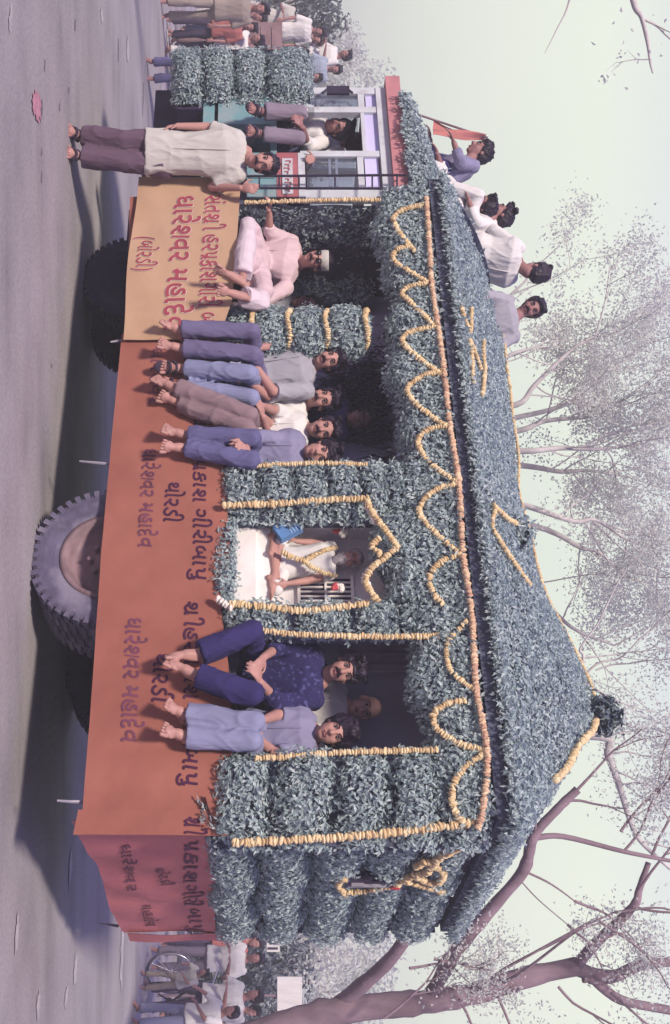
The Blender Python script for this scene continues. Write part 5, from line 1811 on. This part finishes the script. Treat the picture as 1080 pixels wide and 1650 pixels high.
limb(mb, [Tq(1604, 770), Tq(1570, 800, 12.2), Tq(1530, 870, 12), Tq(1480, 960, 12)], .03, .012, n=7)
limb(mb, [Tq(1590, 800), Tq(1560, 850, 12.3), Tq(1500, 930, 12.1), Tq(1470, 990, 12.1)], .025, .012, n=7)
for (u, v), dd, ln in [((1272, 931), (-.3, 0, .5), .9), ((1290, 912), (.1, 0, .6), .8), ((1452, 926), (.1, 0, .8), .8), ((1490, 915), (.5, 0, .5), .7), ((1434, 1030), (-.6, 0, .4), 1.1), ((1461, 1020), (.1, 0, .8), .9), ((1372, 1005), (-.5, 0, .5), 1.0),
                       ((1480, 960), (.4, 0, .9), .8), ((1470, 990), (-.2, 0, .8), .8), ((1600, 800), (.7, 0, .4), .9), ((1610, 740), (.6, 0, .5), .9), ((1590, 900), (.6, -.1, .6), 1.0), ((1600, 985), (.5, 0, .5), .9), ((1640, 620), (-.6, .2, .7), .9), ((1560, 660), (.1, .2, .9), .8),
                       ((1545, 700), (.2, 0, .9), .6), ((1380, 1050), (-.8, 0, .3), 1.0), ((1340, 1000), (-.6, 0, .6), .9), ((1530, 870), (-.3, 0, .8), .8)]:
    twigs(mb, tips, Tq(u, v, 12.1), np.array(dd, float), ln, .016, 2, rs)
mb.build('trunk', MATS['bark'], tr, smooth=True)
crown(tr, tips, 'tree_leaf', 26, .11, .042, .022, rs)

# the spreading tree straight behind the roof
YB = 17.5
tb_o = thing('tree', py(700, 415, YB) * [1, 1, 0], 'pale spreading tree with fanned thin branches right behind the leafy roof', 'tree')
mb = MB(); tips = []
B = lambda u, v, y=YB: py(u, v, y)
limb(mb, [B(700, 240), B(704, 420), B(698, 560), B(702, 640)], .24, .18, n=12)
for path in ([(702, 630), (640, 740), (578, 812), (560, 860)], [(700, 630), (660, 740), (652, 832), (620, 862), (564, 920), (540, 960)], [(702, 620), (690, 740), (673, 832), (648, 920), (590, 995), (560, 1030)],
             [(702, 640), (700, 740), (694, 835), (678, 880), (668, 965), (640, 1010)], [(702, 630), (722, 740), (727, 842), (722, 905), (724, 960), (715, 1040)], [(702, 620), (740, 740), (751, 850), (760, 905), (758, 950), (770, 1020)],
             [(704, 630), (790, 760), (816, 852), (840, 925), (838, 960), (870, 1010)], [(704, 620), (810, 740), (853, 880), (882, 935), (890, 965), (930, 1010)], [(702, 600), (600, 720), (500, 800), (450, 850)], [(704, 600), (840, 740), (940, 850), (1010, 920), (1040, 990)]):
    y = YB + rs.uniform(-1.2, 1.2)
    pts = [B(*path[0])] + [B(u, v, YB + (y - YB) * min(1, k / 2)) for k, (u, v) in enumerate(path[1:], 1)]
    limb(mb, pts, .085, .022, n=7)
    c = curve(pts, 5)
    for k in range(len(c) // 2, len(c), 2):
        twigs(mb, tips, c[k], nrm(nrm(c[-1] - c[-3]) + rs.normal(0, .55, 3)), rs.uniform(.7, 1.5), .013, 2, rs, spread=.6)
mb.build('trunk', MATS['bark_far'], tb_o, smooth=True)
crown(tb_o, tips, 'tree_leaf', 26, .14, .055, .03, rs)

# thinner tree beyond the roof peak
YC = 16.0
tc_o = thing('tree', py(1210, 415, YC) * [1, 1, 0], 'slim tree with one crooked stem rising beyond the roof peak', 'tree')
mb = MB(); tips = []
Cq = lambda u, v, y=YC: py(u, v, y)
limb(mb, [Cq(1215, 225), Cq(1205, 500), Cq(1190, 800), Cq(1186, 968), Cq(1216, 980), Cq(1265, 998), Cq(1320, 1015), Cq(1355, 1032), Cq(1400, 1080)], .12, .03, n=8)
limb(mb, [Cq(1190, 860), Cq(1120, 930), Cq(1060, 940), Cq(1045, 935), Cq(1010, 960)], .04, .015, n=7)
limb(mb, [Cq(1190, 880), Cq(1080, 950), Cq(1060, 1000), Cq(1030, 1030)], .03, .012, n=7)
for (u, v), dd in [((1216, 980), (-.2, 0, 1)), ((1265, 998), (-.2, 0, 1)), ((1240, 985), (.3, 0, .9)), ((1320, 1015), (-.4, 0, .9)), ((1355, 1032), (.4, 0, .8)), ((1186, 968), (-.3, 0, 1)), ((1010, 960), (-.8, 0, .5)), ((1060, 940), (0, 0, 1)), ((1030, 1030), (-.5, 0, .6)), ((1100, 940), (.4, 0, .8)), ((1080, 960), (-.3, 0, .9)), ((1150, 950), (.3, 0, .9))]:
    twigs(mb, tips, Cq(u, v), np.array(dd, float), 1.1, .014, 2, rs, spread=.6)
mb.build('trunk', MATS['bark_far'], tc_o, smooth=True)
crown(tc_o, tips, 'tree_leaf', 26, .13, .05, .028, rs)

# a tree standing out of view on the left lends a few twigs to the corner
YD = 12.5
td_o = thing('tree', py(-330, 415, YD) * [1, 1, 0], 'bare twigs of a tree reaching in at the far upper corner above the crowd', 'tree')
mb = MB(); tips = []
Dq = lambda u, v, y=YD: py(u, v, y)
limb(mb, [Dq(-330, 178), Dq(-320, 500), Dq(-300, 800), Dq(-240, 960)], .20, .10, n=10)
limb(mb, [Dq(-240, 950), Dq(-120, 1000), Dq(0, 1020), Dq(28, 1034), Dq(70, 1044), Dq(100, 1048), Dq(118, 1052)], .06, .010, n=7)
limb(mb, [Dq(30, 1034), Dq(40, 1056), Dq(58, 1075), Dq(80, 1100)], .02, .010, n=6)
limb(mb, [Dq(-240, 960), Dq(-100, 930), Dq(0, 918), Dq(50, 896), Dq(86, 878)], .03, .004, n=6)
twigs(mb, tips, Dq(28, 1034), np.array([.3, 0, .8]), .5, .010, 2, rs); twigs(mb, tips, Dq(95, 1048), np.array([-.1, 0, -.8]), .35, .008, 1, rs)
mb.build('trunk', MATS['bark_far'], td_o, smooth=True)
crown(td_o, tips, 'tree_leaf', 3, .12, .06, .03, rs)


def leafy(label, u, Y, ztop, w, m, n=1500, name='bush', trunk=True, Ln=.13, seed=0, zb=.15, W=.07, cat=None):
    """a full bush or round crowned tree built of leaf clumps round a few stems"""
    rs = np.random.default_rng(seed)
    b = py(u, V0, Y) * [1, 1, 0]
    t_ = thing(name, b, label, cat or name)
    mb = MB(); tips = []
    zl = ztop * .35 if name == 'tree' else zb
    for k in range(7):
        d = nrm(np.array([rs.normal(0, .5), rs.normal(0, .4), 1.0]))
        mb.tube(curve([b + [0, 0, -.02], b + np.array([rs.normal(0, .1), rs.normal(0, .1), zl]), b + [d[0] * w * .35, d[1] * w * .3, zl + (ztop - zl) * .6]], 4), np.linspace(.10 if name == 'tree' else .04, .02, 9), 6)
    mb.build('trunk' if name == 'tree' else 'stem', MATS['bark_far'], t_, smooth=True)
    cl = []
    for k in range(26):
        a = rs.normal(size=3); a /= np.linalg.norm(a)
        q = rs.random() ** .4
        cl.append(b + [a[0] * w * .42 * q, a[1] * w * .36 * q, (ztop + zl) / 2 + a[2] * (ztop - zl) * .42 * q])
    cl = np.array(cl)
    T = cl[rs.integers(0, len(cl), n)]
    off = rs.normal(size=(n, 3)); off /= np.linalg.norm(off, axis=1)[:, None]
    P = T + off * (w * .17) * rs.random((n, 1)) ** .35
    P[:, 2] = np.maximum(P[:, 2], .03)
    mb = MB()
    Nn = off + rs.normal(0, .4, (n, 3)); Nn /= np.linalg.norm(Nn, axis=1)[:, None]
    leaf_blades(mb, P, Nn, Ln, W, tilt=.4)
    mb.build('crown' if name == 'tree' else 'foliage', MATS[m], t_)
    return t_


leafy('dense blue green bush behind the striped board on the right', 1530, 22.5, 2.7, 2.3, 'bush_leaf', 3200, seed=1)
leafy('blue green bush behind the white placard', 1598, 23.5, 2.5, 2.0, 'bush_leaf', 2600, seed=2)
leafy('round bush behind the legs of the big tree trunk', 1665, 22.0, 2.0, 1.8, 'bush_leaf', 1800, seed=3)
leafy('pale round tree in the haze under the big tree limbs on the right', 1560, 34, 5.6, 4.2, 'tree_leaf', 2600, name='tree', seed=4, Ln=.2, W=.1)
leafy('loose pale tree just past the tail of the lorry', 1480, 30, 4.9, 3.2, 'tree_leaf', 1800, name='tree', seed=5, Ln=.18, W=.09)
leafy('green tree standing over the crowd at the left edge', 22, 30, 3.9, 2.2, 'tree_leaf_green', 2400, name='tree', seed=6, Ln=.16, W=.08)
leafy('pale feathery tree between the crowd and the cab', 118, 32, 5.3, 2.3, 'tree_leaf', 1900, name='tree', seed=7, Ln=.15, W=.06)
leafy('pale low tree above the crowd, left of the feathery one', 70, 36, 5.0, 2.0, 'tree_leaf', 1500, name='tree', seed=8, Ln=.16, W=.07)
leafy('hazy green tree behind the cab window', 210, 38, 4.2, 5.0, 'tree_leaf_green', 2200, name='tree', seed=9, Ln=.2, W=.1)
# the far wood along the horizon
mb = MB()
for k in range(420):
    x = rs.uniform(-75, 75); y = rs.uniform(85, 110)
    h = 2.2 + 1.8 * rs.random() + 1.2 * math.sin(x * .13)
    n = 34
    P = np.array([x, y, h * .5]) + rs.normal(size=(n, 3)) * [1.0, .7, h * .25]
    P[:, 2] = np.maximum(P[:, 2], .1)
    Nn = rs.normal(size=(n, 3)); Nn /= np.linalg.norm(Nn, axis=1)[:, None]
    leaf_blades(mb, P, Nn, .9, .5)
for i, (f, k) in enumerate(mb.Fc): mb.Fc[i] = (f, 0)
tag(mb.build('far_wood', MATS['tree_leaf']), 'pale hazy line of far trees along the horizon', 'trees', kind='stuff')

# ------------------------------------------------------------------ people and things in the background
def stander(label, u, Y, z0=0.0, h=1.62, yaw=0.0, shirt='white_shirt', trs='grey_trousers', seed=0, skin='skin_dark', group=None, bend=0.0, hs='full', arms=0):
    rs = np.random.default_rng(seed)
    b = py(u, V0, Y); b[2] = z0
    s = h / 1.68
    fd = np.array([math.sin(yaw), -math.cos(yaw), 0]); rt = np.array([-fd[1], fd[0], 0])
    Q = lambda x, y, z: b + (rt * x + fd * y + UP * z) * s
    bz = bend
    ch = lambda x, y, z: Q(x, y + bz * (z - .9) * .9, .9 + (z - .9) * (1 - bz * .35))
    st = rs.uniform(.02, .09)
    J = dict(head=ch(0, .02, 1.555), n=ch(0, -.01, 1.40), sa=ch(-.18, 0, 1.36), sb=ch(.18, 0, 1.36), p=Q(0, 0, .90), ka=Q(-.10, .03 + st, .48), kb=Q(.10, .03 - st, .48), aa=Q(-.11, st, .085), ab=Q(.11, -st * 1.6, .085), ta=Q(-.13, st + .18, .03), tb=Q(.13, -st * 1.6 + .18, .03))
    for q, sg in (('a', -1), ('b', 1)):
        if arms == 0:
            J['e' + q] = ch(sg * .25, .0, 1.09); J['w' + q] = ch(sg * .24, .10, .86)
        elif arms == 1:
            J['e' + q] = ch(sg * .26, .06, 1.12); J['w' + q] = ch(sg * .12, .26, 1.16)
        else:
            J['e' + q] = ch(sg * .24, .18, 1.14); J['w' + q] = ch(sg * .16, .40, 1.02)
    return person(label, J, face=fd + [0, 0, -.1], s=s, shirt=shirt, sleeve=1.0, trousers=trs, hairstyle=hs, skin=skin, seed=seed, detail=False, voxel=.014, group=group, hem=-.16, pants_len=.95, wide=1.08)


# -- left: a loaded trailer and the crowd round it
tl = thing('trailer', py(120, V0, 23) * [1, 1, 0], 'brown high sided trailer packed with people, seen from its tail', 'trailer')
YL = 22.0
xl, xr = py(40, V0, YL)[0], py(40, V0, YL)[0] + 2.0
def wbox(mb, x0, x1, y0, y1, z0, z1): return mb.hexa([(x0, y0, z0), (x1, y0, z0), (x1, y1, z0), (x0, y1, z0), (x0, y0, z1), (x1, y0, z1), (x1, y1, z1), (x0, y1, z1)])
mb = MB(); wbox(mb, xl, xr, YL, YL + 3.2, 1.02, 1.15); mb.build('bed', MATS['dark_timber'], tl)
mat('board_brown', (0.24, 0.15, 0.17), rough=.9, var=.25, scale=5, bump=.2)
for (a, b, c, d_) in ((xl, xr, YL - .05, YL), (xl, xr, YL + 3.2, YL + 3.25), (xl - .05, xl, YL, YL + 3.2), (xr, xr + .05, YL, YL + 3.2)):
    mb = MB()
    for k in range(4): wbox(mb, a, b, c, d_, 1.16 + k * .20, 1.16 + k * .20 + .185)
    mb.build('side_board', MATS['board_brown'], tl)
for x in (xl + .2, xr - .4):
    mb = MB()
    c = np.array([x, YL + 1.4, .42]); g_ = []
    for k in range(25):
        a = 2 * np.pi * k / 24
        g_.append([c + np.array([wx, math.cos(a) * r_, math.sin(a) * r_]) for wx, r_ in ((0, .05), (0, .22), (-.02, .36), (.02, .42), (.2, .42), (.24, .36), (.22, .22), (.22, .05))])
    mb.grid(np.array(g_)); mb.build('wheel', MATS['rubber'], tl, smooth=True)
CG = None
for k, (lb, u, Y, z0, h, yaw, sh, trs, arms) in enumerate([
    ('man in khaki at the very edge of the crowd', 14, 19.0, 0, 1.68, .5, 'khaki_cloth', 'khaki_cloth', 0),
    ('person in a red garment beside the man in khaki', 44, 20.2, 0, 1.5, .3, 'red_garment', 'dark_garment', 0),
    ('man in white standing close to the trailer tail', 66, 20.6, 0, 1.62, -.4, 'white_shirt', 'dark_garment', 1),
    ('boy in white right beside the leafy bonnet', 90, 19.6, 0, 1.45, 2.6, 'cream_shirt', 'white_shirt', 0),
    ('person in brown cloth before the trailer tail', 78, 21.2, 0, 1.66, 2.9, 'brown_garment', 'brown_garment', 0),
    ('man with dark bare feet showing under the leafy bonnet', 113, 16.5, 0, 1.5, .2, 'brown_garment', 'dark_jeans', 0),
    ('man in white at the left corner of the trailer', 50, 22.5, 1.15, 1.62, .6, 'white_shirt', 'grey_trousers', 0),
    ('person in green standing in the trailer', 66, 23.2, 1.15, 1.62, .2, 'green_garment', 'green_garment', 0),
    ('tall man in white high up in the trailer', 90, 22.9, 1.62, 1.66, -.5, 'white_shirt', 'red_garment', 1),
    ('man in pale blue in the trailer next to the cab', 112, 22.6, 1.45, 1.62, .3, 'sky_shirt', 'dark_jeans', 0),
    ('man in peach red low in the trailer by the bonnet', 126, 22.4, 1.15, 1.55, -.2, 'red_garment', 'grey_trousers', 0),
    ('man in white partly hidden by the cab front', 150, 23.5, 1.15, 1.62, .1, 'white_shirt', 'grey_trousers', 0),
    ('man in grey at the left side of the trailer', 38, 23.6, 0, 1.68, .8, 'grey_shirt', 'dark_jeans', 0),
    ('man in white with folded arms behind the trailer corner', 30, 24.5, .9, 1.62, .4, 'cream_shirt', 'grey_trousers', 1),
    ('person in pale pink seated high between the men in the trailer', 102, 23.4, .95, 1.62, -.3, 'pink_kurta', 'pale_pyjama', 1),
    ('person in dark clothes deep in the trailer', 80, 24.2, 1.25, 1.66, .1, 'dark_garment', 'dark_garment', 0),
    ('man in khaki standing in the trailer beside the person in green', 58, 24.6, 1.2, 1.7, -.2, 'khaki_cloth', 'khaki_cloth', 0),
    ('man in brown at the trailer side by the leafy bonnet', 104, 20.6, 0, 1.6, 2.2, 'brown_garment', 'dark_garment', 0),
    ('man in white with arms forward at the left edge', 24, 22.0, 0, 1.66, 1.2, 'white_shirt', 'grey_trousers', 2),
]):
    stander(lb, u, Y, z0, h, yaw, sh, trs, seed=100 + k, arms=arms)

# -- right: onlookers with a bicycle
for k, (lb, u, Y, z0, h, yaw, sh, trs, arms, bend) in enumerate([
    ('man in white standing behind the bicycle wheel, next to the red cloth', 1545, 17.2, 0, 1.60, -.5, 'white_shirt', 'grey_trousers', 1, .0),
    ('man in white with dark hair below the placard', 1606, 16.0, 0, 1.58, -1.0, 'white_shirt', 'dark_garment', 1, .0),
    ('boy in white and pale jeans at the right edge', 1636, 14.6, 0, 1.30, -1.1, 'white_shirt', 'light_jeans', 2, .1),
    ('small child in white bending over the bicycle', 1580, 15.6, 0, .95, -.9, 'cream_shirt', 'khaki_cloth', 2, .5),
    ('man in maroon under the striped board', 1517, 19.0, 0, 1.60, .3, 'red_garment', 'dark_garment', 0, .0),
    ('man in grey behind the boy at the right edge', 1628, 18.5, 0, 1.55, .2, 'grey_shirt', 'dark_garment', 0, .0),
]):
    stander(lb, u, Y, z0, h, yaw, sh, trs, seed=130 + k, arms=arms, bend=bend)

bp_ = py(1567, V0, 16.3); bp_[2] = 0
bd_ = nrm(np.array([.93, .30, 0])); bn_ = np.array([-bd_[1], bd_[0], 0])
bk = thing('bicycle', bp_ + bd_ * .5, 'black bicycle with bright rims standing by the red cloth tail', 'bicycle')
Bk = lambda x, z, y=0: bp_ + bd_ * x + bn_ * y + UP * z
for cx in (0.0, 1.06):
    mb = MB(); a = np.linspace(0, 2 * np.pi, 41)
    mb.tube([Bk(cx + .33 * math.cos(q), .345 + .33 * math.sin(q)) for q in a], .016, 6, caps=False)
    wh = mb.build('wheel', MATS['rubber'], bk, smooth=True)
    mb = MB(); mb.tube([Bk(cx + .305 * math.cos(q), .345 + .305 * math.sin(q)) for q in a], .013, 6, caps=False)
    mat('chrome', (.62, .60, .64), rough=.3, metal=.7, var=.05, bump=0)
    mb.build('rim', MATS['chrome'], wh, smooth=True)
    mb = MB()
    for k in range(18):
        q = 2 * np.pi * k / 18; mb.tube([Bk(cx, .345, .02 * (-1) ** k), Bk(cx + .3 * math.cos(q), .345 + .3 * math.sin(q))], .0022, 4)
    mb.tube([Bk(cx, .345, -.04), Bk(cx, .345, .04)], .025, 8)
    mb.build('spokes', MATS['chrome'], wh)
mb = MB()
for p_, q_ in (((.0, .345), (.18, .86)), ((.16, .80), (.62, .78)), ((.17, .70), (.50, .30)), ((.50, .30), (.66, .84)), ((.50, .30), (1.06, .345)), ((1.06, .345), (.62, .78))):
    mb.tube([Bk(*p_), Bk(*q_)], .015, 7)
mb.build('frame', MATS['black_iron'], bk, smooth=True)
mb = MB(); mb.tube(curve([Bk(.02, .92, -.26), Bk(.10, .96, -.22), Bk(.20, .90, 0), Bk(.10, .96, .22), Bk(.02, .92, .26)], 5), .012, 6); mb.build('handlebar', MATS['chrome'], bk, smooth=True)
mb = MB(); mb.ell(Bk(.68, .88), bd_ * .13, bn_ * .07, UP * .035, 2); mb.build('saddle', MATS['black_iron'], bk, smooth=True)
mb = MB(); mb.tube([Bk(.50, .30, -.06), Bk(.50, .30, .06)], .05, 10); mb.tube([Bk(.50, .30, .06), Bk(.42, .16, .08), Bk(.42, .16, .16)], .011, 6); mb.build('pedal', MATS['black_iron'], bk)

pl_ = thing('placard', py(1604, V0, 18.0) * [1, 1, 0], 'blank white board on a pole above the onlookers on the right', 'sign')
a, b = py(1574, 447, 18), py(1632, 487, 18)
mb = MB(); wbox(mb, a[0], b[0], 17.99, 18.02, a[2], b[2]); mb.build('board', MATS['white_shirt'], pl_)
mb = MB(); c = py(1604, V0, 18.03); mb.tube([c * [1, 1, 0], c * [1, 1, 0] + [0, 0, b[2] - .05]], .02, 7); mb.build('pole', MATS['bark'], pl_)
sb_ = thing('striped_board', py(1520, V0, 20.0) * [1, 1, 0], 'small board with dark and white stripes on a post beside the rear leaf wall', 'sign')
a, b = py(1506, 430, 20), py(1534, 451, 20)
mb = MB(); wbox(mb, a[0], b[0], 20.0, 20.03, a[2], b[2]); mb.build('board', MATS['white_shirt'], sb_)
mb = MB()
for k in range(3):
    x = a[0] + (b[0] - a[0]) * (.12 + .3 * k); wbox(mb, x, x + (b[0] - a[0]) * .13, 19.985, 19.997, a[2] + .02 + .03 * (k % 2), b[2] - .03)
mb.build('stripe', MATS['dark_garment'], sb_)
mb = MB(); c = py(1520, V0, 20.05); mb.tube([c * [1, 1, 0], c * [1, 1, 0] + [0, 0, b[2] - .05]], .025, 7); mb.build('post', MATS['bark'], sb_)

# -- the flag on the cab roof
fg = thing('flag', pd(214, 690, .7), 'reddish triangular flag slanting over the leafy cab roof', 'flag')
mat('flag_cloth', (0.52, 0.20, 0.19), rough=.85, var=.12, scale=6, bump=.2)
p0, p1 = pd(205, 650, .7), pd(222, 790, .7)
mb = MB(); mb.tube([pd(176, 648, .7), pd(193, 699, .7), pd(222, 786, .7)], .011, 6); mb.build('pole', MATS['bark'], fg, smooth=True)
G = np.empty((14, 10, 3))
for i, q in enumerate(np.linspace(0, 1, 14)):
    top = pd(193 + 28 * q, 699 + 84 * q, .7)
    low = pd(221 + 0 * q, 697 + 84 * q, .7)
    for j, w_ in enumerate(np.linspace(0, 1, 10)):
        G[i, j] = top + (low - top) * w_ * (1 - .0 * q) + N * .035 * math.sin(5 * w_ + 4 * q)
mb = MB(); mb.grid(G); mb.grid(G + N * .003, 0, True); mb.build('cloth', MATS['flag_cloth'], fg, smooth=True)
